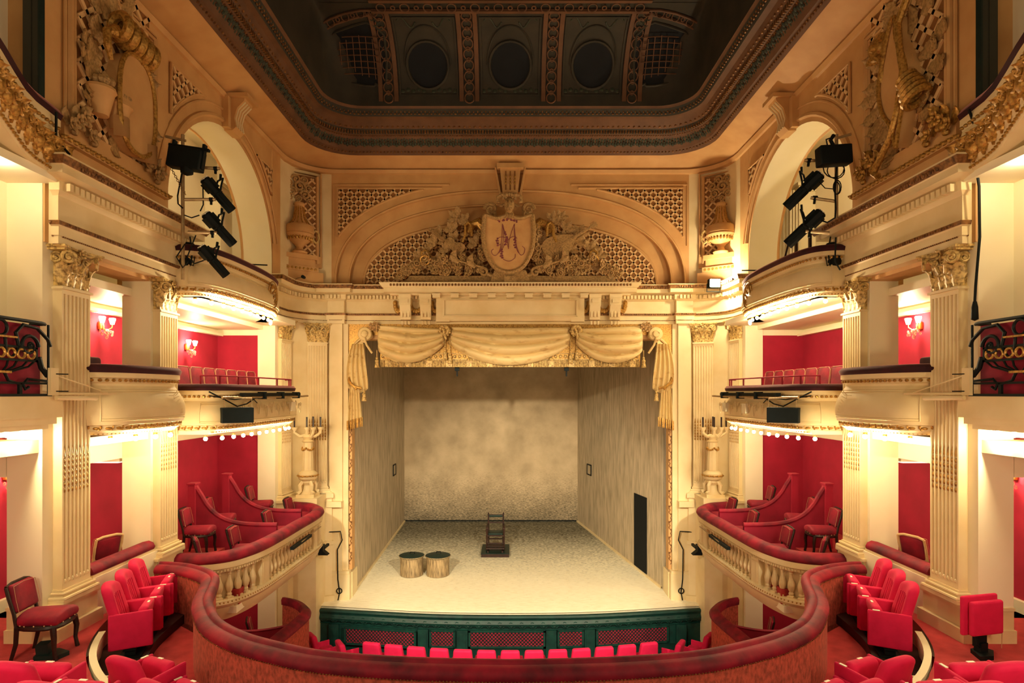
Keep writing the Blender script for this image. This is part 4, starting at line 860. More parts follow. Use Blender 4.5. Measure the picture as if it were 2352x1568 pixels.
# ================================================================== SEATS
def make_seat(name, label, back_h=.95, arm=.60, folded=True):
    t = thing(name, label, 'theatre seat')
    def bw(q):
        k = (q.z - .34) / (back_h - .34); tp = 1 - .16 * max(0, k) ** 2
        return (q.x * tp, q.y - .16 * k + .05 * (q.x / .24) ** 2 * (1 if k > .3 else k / .3), q.z - .05 * (q.x / .24) ** 2 * max(0, k))
    mb = MB(); mb.rbox((0, -.14, .34 + (back_h - .34) / 2), (.48, .13, back_h - .34), .06, k=6, warp=bw); b = obj('backrest', mb, seat_m, t, world=False, ang=70)
    mb = MB()                                            # channel stitching down the front of the back
    for x in (-.12, -.06, 0, .06, .12): mb.tube([bw(V((x, -.075, z))) for z in [.45 + .04 * i for i in range(int((back_h - .52) / .04))]], .009, 5)
    sub('channel_roll', mb, seat_m, b, world=False)
    mb = MB(); mb.rbox((0, .10, .46), (.42, .12, .36), .05, k=4, warp=lambda q: (q.x, q.y + .18 * (q.z - .3), q.z)); obj('seat', mb, seat_m, t, world=False, ang=70)
    for sx in (-1, 1):
        mb = MB(); mb.rbox((sx * .255, .03, .14 + (arm - .14) / 2), (.042, .50, arm - .14), .02, k=3, warp=lambda q: (q.x, q.y, q.z + .05 * (q.y - .0))); obj('armrest', mb, seat_m, t, world=False, ang=60)
    mb = MB(); mb.box((-.24, -.06, .10), (.24, .08, .16)); mb.box((-.20, -.05, .0), (-.15, .07, .14)); mb.box((.15, -.05, 0), (.20, .07, .14)); mb.box((-.24, -.12, 0), (.24, .14, .03)); obj('foot', mb, black, t, world=False)
    mb = MB(); mb.box((-.035, .165, .638), (.035, .19, .645)); obj('number_tag', mb, tagw, t, world=False)
    mb = MB(); mb.box((-.268, .14, arm + .008), (-.242, .22, arm + .016)); obj('armrest_tag', mb, tagw, t, world=False)
    return t
seat0 = make_seat('theatre_chair', '')
used = [0]
def place(proto, x, y, z, rz, label, group, flag, sc_=None):
    if flag[0] == 0: flag[0] = 1; o = proto; o.location = (x, y, z); o.rotation_euler = (0, 0, rz); o['label'] = label; o['group'] = group; return o
    return dup(proto, (x, y, z), rz, label, group, sc_)
for s in (-1, 1):
    n = SIDE[s]
    for k, (x, y) in enumerate(((4.99, 7.78), (5.17, 8.31), (5.33, 8.84))):
        place(seat0, s * x, y, -.32, s * math.radians(70), '%s crimson folding seat of the three below the %s parapet' % (('nearest', 'middle', 'farthest')[k], n), 'seats below the side parapets', used)
low0 = make_seat('theatre_chair', '', .86, .60); ul = [0]
for s in (-1, 1):
    n = SIDE[s]
    for k, (x, y, z, r) in enumerate(((3.90, 6.28, -.45, 22), (3.40, 6.00, -.56, 27))):
        place(low0, s * x, y, z, s * math.radians(r), '%s crimson seat, seen from behind, of the pair nearest the velvet balcony front, bottom %s' % (('outer', 'inner')[k], n), 'row behind the balcony front', ul)
    for k, (x, y) in enumerate(((4.22, 5.20), (3.68, 4.86))):
        place(low0, s * x, y, 0, s * math.radians(3 + 4 * k), '%s crimson seat, seen from behind, of the cut-off pair in the bottom %s corner' % (('outer', 'inner')[k], n), 'row cut off by the picture edge', ul)
def make_stall():
    t = thing('stall_chair', '', 'theatre seat')
    def bw(q): k = (q.z - .3) / .65; return (q.x * (1.05 - .24 * max(0, k)), q.y - .14 * k, q.z)
    mb = MB(); mb.rbox((0, -.12, .64), (.51, .14, .64), .05, k=5, warp=bw); obj('backrest', mb, seat_m, t, world=False, ang=70)
    mb = MB(); mb.rbox((0, .12, .44), (.44, .40, .12), .05, k=3); obj('seat', mb, seat_m, t, world=False, ang=70)
    for sx in (-1, 1): mb = MB(); mb.rbox((sx * .245, .06, .38), (.04, .46, .46), .018, k=2); obj('armrest', mb, seat_m, t, world=False)
    mb = MB(); mb.box((-.2, -.1, 0), (.2, .12, .30)); obj('foot', mb, black, t, world=False); return t
st0 = make_stall(); us = [0]
for k in range(13):
    x = (k - 6) * .53; y = 13.52 + .042 * x * x
    place(st0, x, y, -3.67, -.07 * x * -1 * -1 * -1, '%s of thirteen crimson stall seats before the green rail, counted from the left' % ORD[k], 'front row of the stalls', us)
for s in (-1, 1):
    place(st0, s * 3.82, 14.05, -3.75, s * 1.0, 'crimson seat turned inwards at the %s end of the front stalls row' % SIDE[s], 'front row of the stalls', us)
    place(st0, s * 4.62, 14.40, -3.70, s * .9, 'single crimson seat beside the curved box wall at the %s end of the green rail' % SIDE[s], 'seats by the green rail', us)
# ---- velvet chairs
def make_chair(label):
    t = thing('velvet_chair', label, 'chair')
    def sw(q): k = (q.y + .22) / .44; return (q.x * (.80 + .24 * k - .1 * k * k), q.y, q.z + .04 * (1 - (q.x / .23) ** 2) * (1 if q.z > .46 else 0))
    mb = MB(); mb.rbox((0, .02, .45), (.48, .48, .11), .05, k=6, warp=sw); obj('seat', mb, velvet, t, world=False, ang=70)
    mb = MB(); N_ = 20
    P = [(.235 * math.copysign(abs(math.cos(a)) ** .7, math.cos(a)) * (.96 + .06 * math.sin(a)), .02 + .235 * math.copysign(abs(math.sin(a)) ** .7, math.sin(a)), .385) for a in [2 * PI * i / N_ for i in range(N_)]]
    mb.tube(P, .03, 6, closed=True); obj('seat_rail', mb, darkwood, t, world=False)
    mb = MB()
    for p in P: mb.sphere((p[0] * 1.05, .02 + (p[1] - .02) * 1.05, .415), .009, 5, 3)
    obj('nail_trim', mb, piping, t, world=False)['kind'] = 'stuff'
    for sx in (-1, 1):
        mb = MB(); mb.tube([(sx * .20, .20, .38), (sx * .215, .22, .26), (sx * .20, .215, .12), (sx * .205, .235, .0)], [.034, .03, .022, .024], 7); obj('leg', mb, darkwood, t, world=False)
        mb = MB(); mb.tube([(sx * .19, -.19, .40), (sx * .19, -.20, .2), (sx * .20, -.25, 0)], [.026, .024, .02], 7); obj('leg', mb, darkwood, t, world=False)
    mb = MB()
    for sx in (-1, 1): mb.tube([(sx * .19, -.19, .38), (sx * .185, -.22, .55), (sx * .195, -.27, .74), (sx * .19, -.30, .86)], .020, 7)
    mb.tube([(-.19, -.30, .86), (-.1, -.30, .885), (.1, -.30, .885), (.19, -.30, .86)], .02, 7); mb.box((-.19, -.235, .55), (.19, -.205, .575)); obj('back_frame', mb, darkwood, t, world=False)
    mb = MB(); mb.rbox((0, -.245, .72), (.37, .07, .32), .03, k=4, warp=lambda q: (q.x, q.y - .20 * (q.z - .72) + .25 * q.x * q.x, q.z)); obj('backrest', mb, velvet, t, world=False, ang=70)
    mb = MB(); mb.tube([(x, -.205 - .2 * (z - .72) + .25 * x * x, z) for x, z in ((-.185, .57), (-.19, .72), (-.18, .865), (0, .88), (.18, .865), (.19, .72), (.185, .57))], .003, 5); obj('piping', mb, piping, t, world=False)
    return t
ch0 = make_chair(''); uc = [0]
place(ch0, -5.52, 6.98, 0, -PI / 2 + .12, 'dark wooden chair with domed red velvet seat standing alone before the left near pier', 'velvet chairs', uc)
mb = MB(); T = M.Translation((-5.52, 6.80, 0)); mb.prism([(0, 0), (.26, .03), (.30, .16), (.12, .24), (-.04, .16)], .05, T); mb.prism([(.02, .02), (.14, .05), (.12, .16), (.0, .13)], .17, T @ M.Rotation(.12, 4, 'X'))
tag(obj('crumpled_cloth', mb, greendk), 'small crumpled dark green cloth on the carpet under the loose chair', 'cloth')
PLAT = 0.0
for s in (-1, 1):
    n = SIDE[s]
    mb = MB(); mb.box((5.72, 10.2, -.6), (7.26, 14.54, PLAT)); mb.box((4.75, 10.3, -.6), (5.74, 14.54, -.34)); mb.box((4.8, 10.2, -3.8), (7.26, 14.5, -2.95)); struct('floor_' + n + '_box_steps', mb, carpet, s)
    for (x, y, z, r, nm) in ((6.00, 11.32, PLAT, -1.45, 'chair at the back of the nearest compartment of the %s balustraded box'), (6.12, 12.45, PLAT, -1.35, 'chair at the back of the middle compartment of the %s balustraded box'), (5.95, 14.0, PLAT, -1.4, 'chair at the back of the stage end compartment of the %s balustraded box'),
                          (5.05, 11.25, -.34, -1.5, 'chair by the velvet rail in the nearest compartment of the %s balustraded box'), (5.02, 12.75, -.34, -1.5, 'chair by the velvet rail in the middle compartment of the %s balustraded box'),
                          (5.62 - .28, 10.52, -.34, -1.0, 'chair half hidden at the near corner of the %s balustraded box'), (5.15, 14.3, -.34, -1.6, 'chair by the rail at the stage end corner of the %s balustraded box'),
                          (6.42, 9.12, 0.0, 1.2, 'chair in the small box behind the %s sloping velvet parapet'), (5.75, 13.55, -2.95, -1.2, 'chair in the lowest box on the %s, nearer the stage'), (5.75, 12.2, -2.95, -1.2, 'chair in the lowest box on the %s, nearer the hall')):
        o = place(ch0, s * x, y, z, -s * r if s == 1 else r, 'red velvet ' + nm % n, 'velvet chairs', uc)
        if 'small box' in nm:
            for c in o.children:
                if c.name.startswith(('back_frame', 'piping')): c.material_slots[0].link = 'OBJECT'; c.material_slots[0].material = palewood; c['label'] = 'pale wooden back frame'; c.scale = (1.06, 1, 1.03)
    mb = MB(); mb.box((6.25, 8.1, -.5), (7.26, 9.46, 0)); mb.box((5.93, 8.1, -.5), (6.3, 9.46, 0)); struct('floor_%s_small_box' % n, mb, carpet, s)
# ---- row of seats in each upper box
def make_box_seat():
    t = thing('box_chair', '', 'theatre seat')
    mb = MB(); mb.rbox((0, -.1, .70), (.42, .10, .50), .045, k=4, warp=lambda q: (q.x, q.y - .12 * (q.z - .5), q.z)); obj('backrest', mb, velvet, t, world=False, ang=70)
    mb = MB(); mb.tube([(x, -.05 - .12 * (z - .5), z) for x, z in ((-.205, .46), (-.205, .9), (-.16, .945), (.16, .945), (.205, .9), (.205, .46), (-.205, .46))], .006, 5); obj('piping', mb, piping, t, world=False)
    mb = MB(); mb.rbox((0, .12, .43), (.42, .40, .10), .04, k=3); obj('seat', mb, velvet, t, world=False, ang=70)
    mb = MB()
    for sx in (-1, 1): mb.box((sx * .20 - .02, -.1, 0), (sx * .20 + .02, .2, .40))
    obj('frame', mb, darkwood, t, world=False); return t
bs0 = make_box_seat(); ub = [0]
for s in (-1, 1):
    for k in range(7):
        place(bs0, s * 5.82, 10.62 + .465 * k, 2.64, s * 1.6, '%s from the hall of seven red seats in the %s upper box' % (ORD[k], SIDE[s]), 'seats of the upper boxes', ub)
    t = thing('dark_box_chair', 'dark velvet seat back showing over the rail of the small %s upper box' % SIDE[s], 'theatre seat', (s * 6.2, 8.6, 2.53))
    mb = MB(); mb.rbox((6.15, 8.55, 3.32), (.12, .46, .62), .05, k=4); obj('backrest', mb, velvet_dk, t, s, ang=70); mb = MB(); mb.rbox((5.95, 8.55, 2.98), (.36, .44, .10), .04, k=3); obj('seat', mb, velvet_dk, t, s, ang=70)
    mb = MB()
    for (x, y) in ((5.8, 8.36), (5.8, 8.74), (6.14, 8.36), (6.14, 8.74)): mb.box((x - .02, y - .02, 2.53), (x + .02, y + .02, 2.96))
    obj('frame', mb, darkwood, t, s)
# ---- folding seat on a post, right
t = thing('folding_chair', 'crimson folding seat shut flat on a black iron post, before the right near pier', 'theatre seat', (5.56, 6.95, 0), .22)
mb = MB(); mb.rbox((0, .02, .48), (.52, .05, .46), .022, k=3); obj('backrest', mb, seat_m, t, world=False)
mb = MB(); mb.rbox((.02, -.05, .46), (.46, .07, .40), .03, k=3); obj('seat', mb, seat_m, t, world=False)
mb = MB(); mb.box((-.06, -.03, .10), (.06, .05, .28)); mb.box((-.05, -.05, .0), (.05, .04, .16)); mb.tube([(-.09, -.02, .26), (-.085, -.03, .14), (-.06, -.03, .12)], .012, 6); obj('post', mb, black, t, world=False)
mb = MB(); mb.prism([(-.15, -.12), (.02, -.14), (.17, -.02), (.14, .10), (-.05, .08)], .05); obj('foot', mb, black, t, world=False)
mb = MB(); mb.tube([(.25, -.03, .6), (.262, -.05, .4), (.25, -.05, .08)], .004, 4); obj('cord', mb, piping, t, world=False)
# ================================================================== GREEN RAIL BELOW THE STAGE
FEN = both(smooth_path([(4.98, 15.30), (4.4, 15.20), (3.4, 15.05), (2.2, 14.89), (1.1, 14.82), (0, 14.80)], 4))
FEN = FEN[::1]
t = thing('orchestra_rail', 'dark green carved wooden rail with trellis openings curving below the stage edge', 'railing', (0, 14.8, -3.75))
mb = MB(); mb.sweep(FEN, [(-.03, -3.75), (-.03, -2.50), (.06, -2.50), (.09, -2.54), (.06, -2.58), (.05, -2.62), (.10, -2.70), (.08, -2.76), (.03, -2.80), (.0, -2.84), (.03, -2.86), (.0, -2.88), (-.0, -3.32), (.04, -3.34), (.02, -3.40), (.02, -3.75)], solid=True); obj('carved_rail', mb, greenp, t, ang=30)
mb = MB()
mb.along(FEN, .27, lambda T: (mb.volute(T @ M.Translation((0, .075, -2.72)), .07, .012, 1.5, 1, 14), mb.tube([(-.13, .07, -2.74), (-.06, .08, -2.79), (.02, .08, -2.79), (.08, .08, -2.74)], .01, 4, T))); obj('wave_carving', mb, greenp, t)
def fy(x): 
    for a, b in zip(FEN[:-1], FEN[1:]):
        if min(a[0], b[0]) <= x <= max(a[0], b[0]): return a[1] + (b[1] - a[1]) * (x - a[0]) / (b[0] - a[0] + 1e-9)
    return 15.25
for (x0, x1) in ((-4.17, -2.40), (-1.98, -1.43), (-1.0, .83), (1.23, 1.8), (2.2, 4.0)):
    y0, y1 = fy(x0), fy(x1); ym = fy((x0 + x1) / 2); L = math.hypot(x1 - x0, y1 - y0); T = M.Translation((x0, min(y0, ym - (0 if x0 * x1 > 0 else .02)), 0)) @ M.Rotation(math.atan2(y1 - y0, x1 - x0), 4, 'Z')
    if x0 * x1 < 0: T = M.Translation((x0, ym - .0, 0))
    mb = MB(); mb.box((-.05, -.05, -3.30), (L + .05, -.03, -2.86), T)
    for a, b in (((-.05, -.085, -3.30), (L + .05, -.04, -3.25)), ((-.05, -.085, -2.90), (L + .05, -.04, -2.85)), ((-.05, -.085, -3.3), (0, -.04, -2.86)), ((L, -.085, -3.3), (L + .05, -.04, -2.86))): mb.box(a, b, T)
    pn = obj('panel', mb, greenp, t)
    mb = MB(); mb.box((0, -.055, -3.25), (L, -.048, -2.90), T); sub('red_backing', mb, redback, pn)
    mb = MB(); mb.lattice(lambda x, z: True, 0.0, L, -3.25, -2.90, .09, .018, .012, T @ M.Translation((0, -.07, 0)), .02); sub('trellis', mb, greendk, pn)
for x in (-4.55, -2.2, -1.2, 1.03, 2.0, 4.4):
    mb = MB(); y = fy(x); mb.box((x - .13, y - .09, -3.7), (x + .13, y, -2.86)); mb.box((x - .09, y - .105, -3.6), (x + .09, y - .08, -2.95)); obj('post', mb, greenp, t)
# ================================================================== ON THE STAGE
def bin_(x, y, label, lidz):
    t = thing('ash_bin', label, 'bin', (x, y, zs(y)), 0, 'ash bins on the stage')
    mb = MB(); mb.lathe([(.33, 0), (.345, .01), (.345, .52), (.36, .53), (.36, .56), (.34, .57)], n=32); obj('drum', mb, binm, t, world=False, ang=50)
    mb = MB(); mb.lathe([(.375, .555), (.38, .575), (.372, .59), (.30, .60), (0, .615)], n=32); l = obj('lid', mb, lidm, t, world=False, ang=50)
    mb = MB(); mb.torus((0, .0, .60), .382, .01, n=28) if False else mb.torus((0, 0, .575), .378, .012, n=32); sub('rim', mb, binm, l, world=False)
    mb = MB(); mb.tube([(-.07, lidz, .60), (-.06, lidz, .65), (.06, lidz, .65), (.07, lidz, .60)], .014, 6); sub('handle', mb, black, l, world=False); return t
binm = mat('rusty_zinc', 'b49c74', '64543e', 5, (.35, .75), .55, metal=.25, stretch=(4, 4, .8), detail=7)
lidm = mat('dark_lid', '16322c', '10241f', 5, rough=.5)
bin_(-2.97, 17.72, 'left one of two round dustbins standing together on the stage, dark lid', .1)
bin_(-2.18, 17.72, 'right one of two round dustbins standing together on the stage, dark lid', .16)
cw = mat('dark_chair_wood', '3a221a', '241510', 8, rough=.5)
t = thing('castor_platform', 'low dark wooden platform carrying the tall chair on the stage', 'platform', (-.5, 20.0, zs(20.0)))
mb = MB(); mb.box((-.47, -.62, .06), (.47, .60, .10)); mb.box((-.45, -.60, .0), (.45, .58, .06)); obj('deck', mb, lidm, t, world=False); mb = MB(); mb.box((-.46, -.64, -.02), (.46, -.62, .085)); obj('front_board', mb, cw, t, world=False)
t = thing('tall_armchair', 'tall dark wooden armchair with footboard, alone in the middle of the stage', 'chair', (-.5, 20.0, zs(20.0) + .10))
for sx in (-1, 1):
    mb = MB(); mb.tube([(sx * .25, .42, 0), (sx * .255, .40, .55), (sx * .26, .50, 1.13)], .026, 8); obj('back_post', mb, cw, t, world=False)
    mb = MB(); mb.lathe([(.032, 0), (.028, .2), (.034, .22), (.026, .26), (.03, .44), (.036, .46), (.024, .52), (.034, .60), (.036, .68), (.03, .72), (.036, .76), (0, .79)], (sx * .29, -.16, 0), 8); obj('front_post', mb, cw, t, world=False)
    mb = MB(); mb.box((sx * .28 - .035, -.20, .72), (sx * .28 + .035, .44, .76)); obj('arm', mb, cw, t, world=False)
    mb = MB(); mb.box((sx * .24 - .025, -.52, .0), (sx * .24 + .025, -.1, .05)); obj('runner', mb, cw, t, world=False)
mb = MB(); mb.box((-.27, -.18, .46), (.27, .42, .50)); obj('seat', mb, cw, t, world=False); mb = MB(); mb.rbox((0, .12, .52), (.50, .52, .06), .025); obj('cushion', mb, lidm, t, world=False)
mb = MB(); mb.box((-.25, .43, .98), (.25, .475, 1.07)); mb.box((-.25, .41, .78), (.25, .445, .82)); obj('back_rail', mb, cw, t, world=False); mb = MB(); mb.rbox((0, .44, 1.02), (.46, .05, .07), .02); obj('back_pad', mb, lidm, t, world=False)
mb = MB(); mb.box((-.27, .36, .22), (.27, .40, .26)); mb.box((-.28, -.18, .20), (.28, -.14, .24)); obj('stretcher', mb, cw, t, world=False)
mb = MB(); mb.box((-.30, -.50, .05), (.30, -.22, .08), M.Rotation(-.12, 4, 'X')); mb.box((-.28, -.20, .12), (.28, .0, .15)); obj('footboard', mb, cw, t, world=False)
for s in (-1, 1):
    t = thing('hanging_bracket', 'small black bracket hanging under the stage pelmet, %s of centre' % SIDE[s], 'bracket', (s * 1.5, 16.3, 3.7))
    X = at(1050 if s < 0 else 1301, 845, 16.05).x; mb = MB(); mb.box((X - .06, 16.00, 3.70), (X + .06, 16.09, 3.85)); obj('clamp', mb, black, t); mb = MB(); mb.box((X - .02, 16.03, 3.55), (X + .02, 16.07, 3.75)); obj('stem', mb, black, t)
# ================================================================== STUCCO DRAPERY OVER THE STAGE OPENING
YD = YP - .02
dr = thing('stucco_drapery', 'moulded plaster drapery with swags, tassels and fringe across the top of the stage opening', 'plaster drapery', (0, YD, 3.8))
mb = MB(); mb.box((-3.52, YD - .02, 3.80), (3.52, YD + .14, 4.97))
for s in (-1, 1): mb.prism([(3.5, 4.97), (4.39, 4.97), (4.39, 3.35), (4.33, 3.35), (4.30, 3.9), (4.16, 4.35), (3.9, 4.62), (3.5, 4.7)], .1, M(((s, 0, 0, 0), (0, 0, 1, YD), (0, 1, 0, 0), (0, 0, 0, 1))))
obj('pelmet', mb, gold, dr)
mb = MB(); mb.box((-3.5, YD - .04, 3.99), (3.5, YD, 4.02)); mb.box((-3.5, YD - .04, 4.15), (3.5, YD, 4.17))
x = -3.45
while x < 3.46: mb.sphere((x, YD - .03, 4.085), (.045, .03, .045), 6, 4); x += .13
obj('studded_band', mb, patina, dr)
mb = MB(); x = -3.5
while x < 3.5: mb.tube([(x, YD - .035, 3.99), (x, YD - .045, 3.9), (x, YD - .035, 3.80)], .018, 5); x += .042
o = obj('fringe', mb, patina, dr); o['kind'] = 'stuff'
for i in range(13):
    x = -3.3 + .55 * i; mb = MB(); mb.box((x - .075, YD - .07, 3.80), (x + .075, YD - .02, 3.97)); mb.lathe([(.08, 0), (.07, .05), (.04, .08)], (x, YD - .04, 3.97), 8); obj('tab', mb, patina, dr)
def swag(xl, zl0, zl1, xr, zr0, zr1, sag, ph, bow=1.0):
    def fn(u, v):
        zl = zl0 + (zl1 - zl0) * v; zr = zr0 + (zr1 - zr0) * v; a = sag * (.05 + .95 * v ** 1.1) * (4 * u * (1 - u)) ** .85
        wv = (v * 3.6 + .35 * math.sin(2.6 * u + ph) + .12 * math.sin(7 * u + ph * 2)) * 2 * PI; amp = .02 + .085 * (4 * u * (1 - u)) ** .5
        return (xl + (xr - xl) * u - .02 * math.sin(PI * u), YD - .05 - .17 * math.sin(PI * min(1, v * .9 + .05)) * (.35 + .65 * (4 * u * (1 - u)) ** .6) - amp * abs(math.sin(wv / 2 + .3)) ** .7 * 1.5, zl + (zr - zl) * u - a)
    mb = MB(); mb.grid(fn, 36, 44, thick=(0, .03, 0)); obj('swag', mb, drape, dr, ang=80)
A = lambda px, py: (at(px, py, YD).x, at(px, py, YD).z)
for s in (-1, 1):
    x0, z0 = A(1172 - 302, 748); x1, z1 = A(1172 - 150, 756)
    if s == -1: swag(x0, z0, A(0, 806)[1], x1, z1, A(0, 790)[1], .42, .5)
    else: swag(-x1, z1, A(0, 790)[1], -x0, z0, A(0, 806)[1], .42, 1.4)
swag(A(1036, 0)[0], A(0, 752)[1], A(0, 792)[1], A(1308, 0)[0], A(0, 752)[1], A(0, 792)[1], .56, .9)
def tassel(x, z0, z1, par, y=YD - .12, nm='tassel'):
    mb = MB(); mb.tube([(x, y, z0), (x, y, z1 + .24)], .012, 5); mb.sphere((x, y, z1 + .25), (.035, .035, .04), 8, 5); mb.lathe([(.0, .24), (.045, .20), (.05, .17), (.04, .15), (.065, .0), (0, 0)], (x, y, z1), 12, lobes=12, amp=.08); obj(nm, mb, patina, par)
for s in (-1, 1):
    xk, zk = A(1172 + s * 150, 760); mb = MB()
    for j in range(6): a = j * PI / 3; mb.flower(M.Translation((xk + .1 * math.cos(a), YD - .16, zk + .08 * math.sin(a) - .02)) @ M.Rotation(PI, 4, 'Z'), .09)
    mb.torus((xk, YD - .18, zk), .11, .045, (0, 1, .2), 14, 6); mb.tube([(xk - .06, YD - .16, zk + .12), (xk - .02, YD - .2, zk), (xk + .05, YD - .2, zk - .25)], .03, 6); obj('rosette', mb, patina, dr)
    tassel(xk + .02, zk - .15, 3.99, dr); tassel(xk + s * -.15, zk - .2, 3.90, dr)
    tassel(A(1172 + s * 304, 0)[0], 4.25, 3.78, dr)
    xk, zk = A(1172 + s * 310, 752); mb = MB()
    for j in range(5): a = j * 1.26; mb.flower(M.Translation((xk + .09 * math.cos(a), YD - .15, zk + .07 * math.sin(a))) @ M.Rotation(PI, 4, 'Z'), .08)
    obj('rosette', mb, relief, dr)
    xd, zd = A(1172 + s * 331, 768); mb = MB(); mb.lathe([(.19, 0), (.19, .05), (.17, .08), (.10, .09), (.095, .12), (.08, .14), (0, .15)], n=24, T=M.Translation((xd, YD - .10, zd)) @ M.Rotation(PI / 2, 4, 'X')); mb.volute(M.Translation((xd, YD - .24, zd)), .08, .012, 1.5, s, 16)
    mb.tube([(xd, YD - .22, zd - .1), (xd - s * .06, YD - .20, zd - .3), (xd - s * .2, YD - .16, zd - .52)], .03, 6); obj('scroll_boss', mb, drape, dr)
    # hanging side drape, gathered by a cord
    def up(u, v):
        w_ = .16 + .20 * v - .1 * v ** 4; cx = 4.10 - .06 * v + .05 * math.sin(2 * v); z = 4.42 - 1.20 * v - .12 * math.sin(PI * u) * v
        return (s * (cx + (u - .5) * 2 * w_), YD - .10 - .08 * math.sin(PI * v) - .045 * math.sin(u * 2 * PI * 4 + v * 2), z)
    def lw(u, v):
        w_ = .13 + .07 * v; cx = 4.20 - .02 * v; z = 3.28 - 1.05 * v + .10 * (1 - u) * v
        return (s * (cx + (u - .5) * 2 * w_), YD - .10 - .03 * v - (.02 + .03 * v) * math.sin(u * 2 * PI * 4.5), z)
    mb = MB(); mb.grid(up, 32, 20, thick=(0, .05, 0)); mb.grid(lw, 32, 14, thick=(0, .05, 0)); sd = obj('side_drape', mb, drape, dr, ang=80)
    mb = MB()
    for i in range(13): p = V(lw(i / 12, 1)); mb.tube([p + V((0, -.01, .12)), p + V((0, -.02, 0)), p + V((0, -.01, -.13))], .018, 5)
    sub('fringe', mb, gold, sd)
    mb = MB(); mb.tube([(s * 4.38, YD - .06, 3.62), (s * 4.33, YD - .16, 3.42), (s * 4.18, YD - .22, 3.27), (s * 3.98, YD - .2, 3.22)], .035, 7); mb.tube([(s * 4.38, YD - .05, 3.60), (s * 4.30, YD - .2, 3.36), (s * 4.1, YD - .24, 3.2)], .03, 7); sub('cord', mb, gold, sd)
    tassel(s * 3.93, 3.22, 2.88, dr)
    mb = MB()                                            # leafy corner arch behind the boss
    for j in range(7): a = .15 + j * .2; mb.leaf(M.Translation((s * (3.75 + .55 * math.sin(a)), YD - .04, 3.95 + .62 * math.cos(a))) @ M.Rotation(PI, 4, 'Z') @ M.Rotation(s * (a + .6), 4, 'Y'), .12, .2, .4, 3, 4, 5)
    mb.tube([(s * (3.75 + .62 * math.sin(a)), YD - .03, 3.93 + .72 * math.cos(a)) for a in [.1 * j for j in range(17)]], .035, 6); obj('corner_arch', mb, drape, dr)
# ================================================================== CARTOUCHE OVER THE STAGE
YT = YP - .14
ca = thing('cartouche_relief', 'carved stucco relief with monogrammed shield, goat mask, violin and lute over the stage', 'relief', (0, YT, 6.02))
B = lambda px, py, y=None: at(px, py, y if y is not None else YT)
mb = MB(); ol = [(-.62, .62), (-.56, .68), (-.3, .60), (0, .67), (.3, .60), (.56, .68), (.62, .62), (.64, .15), (.58, -.25), (.40, -.60), (.2, -.74), (0, -.78), (-.2, -.74), (-.40, -.60), (-.58, -.25), (-.64, .15)]
SC = B(1168, 562); R_ = M(((1, 0, 0, SC.x), (0, 0, 1, YT - .30), (0, 1, 0, SC.z), (0, 0, 0, 1)))
mb.prism(ol, .34, R_); sh = obj('shield', mb, shieldm, ca)
mb = MB(); op = smooth_path([(a * 1.04, b * 1.03) for a, b in ol] + [(ol[0][0] * 1.04, ol[0][1] * 1.03)], 3); mb.tube([R_ @ V((a, b, -.02)) for a, b in op], .055, 7, closed=False); mb.tube([R_ @ V((a * .93, b * .94, -.02)) for a, b in op], .02, 5); sub('rim', mb, relief, sh)
def mono(pts): return [R_ @ V(((x - 650) / 345 * .62, (920 - y) / 380 * .70 - .04, -.006)) for x, y in smooth_path(pts, 5)]
mb = MB()
for pts in ([(560, 640), (555, 760), (545, 900), (520, 1020), (470, 1090), (420, 1080), (400, 1030), (430, 1000)], [(565, 645), (600, 780), (630, 900), (650, 1000)], [(650, 1000), (660, 880), (700, 740), (735, 645)],
            [(740, 640), (735, 740), (745, 880), (770, 1000), (800, 1060)], [(735, 660), (750, 820), (775, 980), (820, 1080), (870, 1070), (890, 1000), (850, 960)], [(560, 640), (580, 800), (560, 950), (510, 1060)],
            [(775, 850), (740, 820), (680, 840), (620, 900), (570, 980), (545, 1060), (570, 1140), (660, 1175), (740, 1130), (750, 1070)], [(640, 860), (570, 830), (510, 840), (475, 900), (500, 945), (540, 930)]):
    mb.tube(mono(pts), .009, 4)
for pts, n_ in (([(500, 600), (560, 585), (620, 578), (680, 578), (740, 585), (770, 605)], 16), ([(600, 770), (625, 840), (615, 870)], 8), ([(745, 860), (740, 920), (760, 990)], 9), ([(490, 860), (485, 900), (500, 940)], 6), ([(555, 1020), (540, 1080), (570, 1130)], 9), ([(625, 880), (590, 950)], 5)):
    P = mono(pts)
    for j in range(n_): p = P[int(j / max(1, n_ - 1) * (len(P) - 1))]; mb.sphere(p + V((.02 * math.sin(j * 2.3), 0, .02 * math.cos(j * 3.1))), (.028, .008, .024), 6, 3)
sub('monogram', mb, purple, sh)
mb = MB()                                                # goat mask above the shield
c = B(1170, 470, YT - .30)
mb.sphere(c, (.14, .16, .20), 12, 8); mb.sphere(c + V((0, -.12, -.12)), (.09, .14, .12), 10, 6); mb.sphere(c + V((0, -.16, -.20)), (.075, .09, .06), 8, 5); mb.sphere(c + V((0, -.2, -.05)), (.04, .08, .12), 8, 5)
for f in (-1, 1):
    mb.sphere(c + V((f * .07, -.15, .03)), (.035, .03, .025), 6, 4); mb.sphere(c + V((f * .05, -.23, -.16)), (.02, .02, .015), 6, 4)
    mb.tube([c + V((f * .07, -.05, .16)), c + V((f * .18, -.08, .24)), c + V((f * .30, -.06, .18)), c + V((f * .31, -.06, .06)), c + V((f * .24, -.08, .02))], [.06, .065, .055, .045, .02], 8)
    mb.leaf(M.Translation(c + V((f * .13, -.05, .0))) @ M.Rotation(PI, 4, 'Z') @ M.Rotation(-f * 2.0, 4, 'Y'), .08, .18, .3, 2, 4, 5)
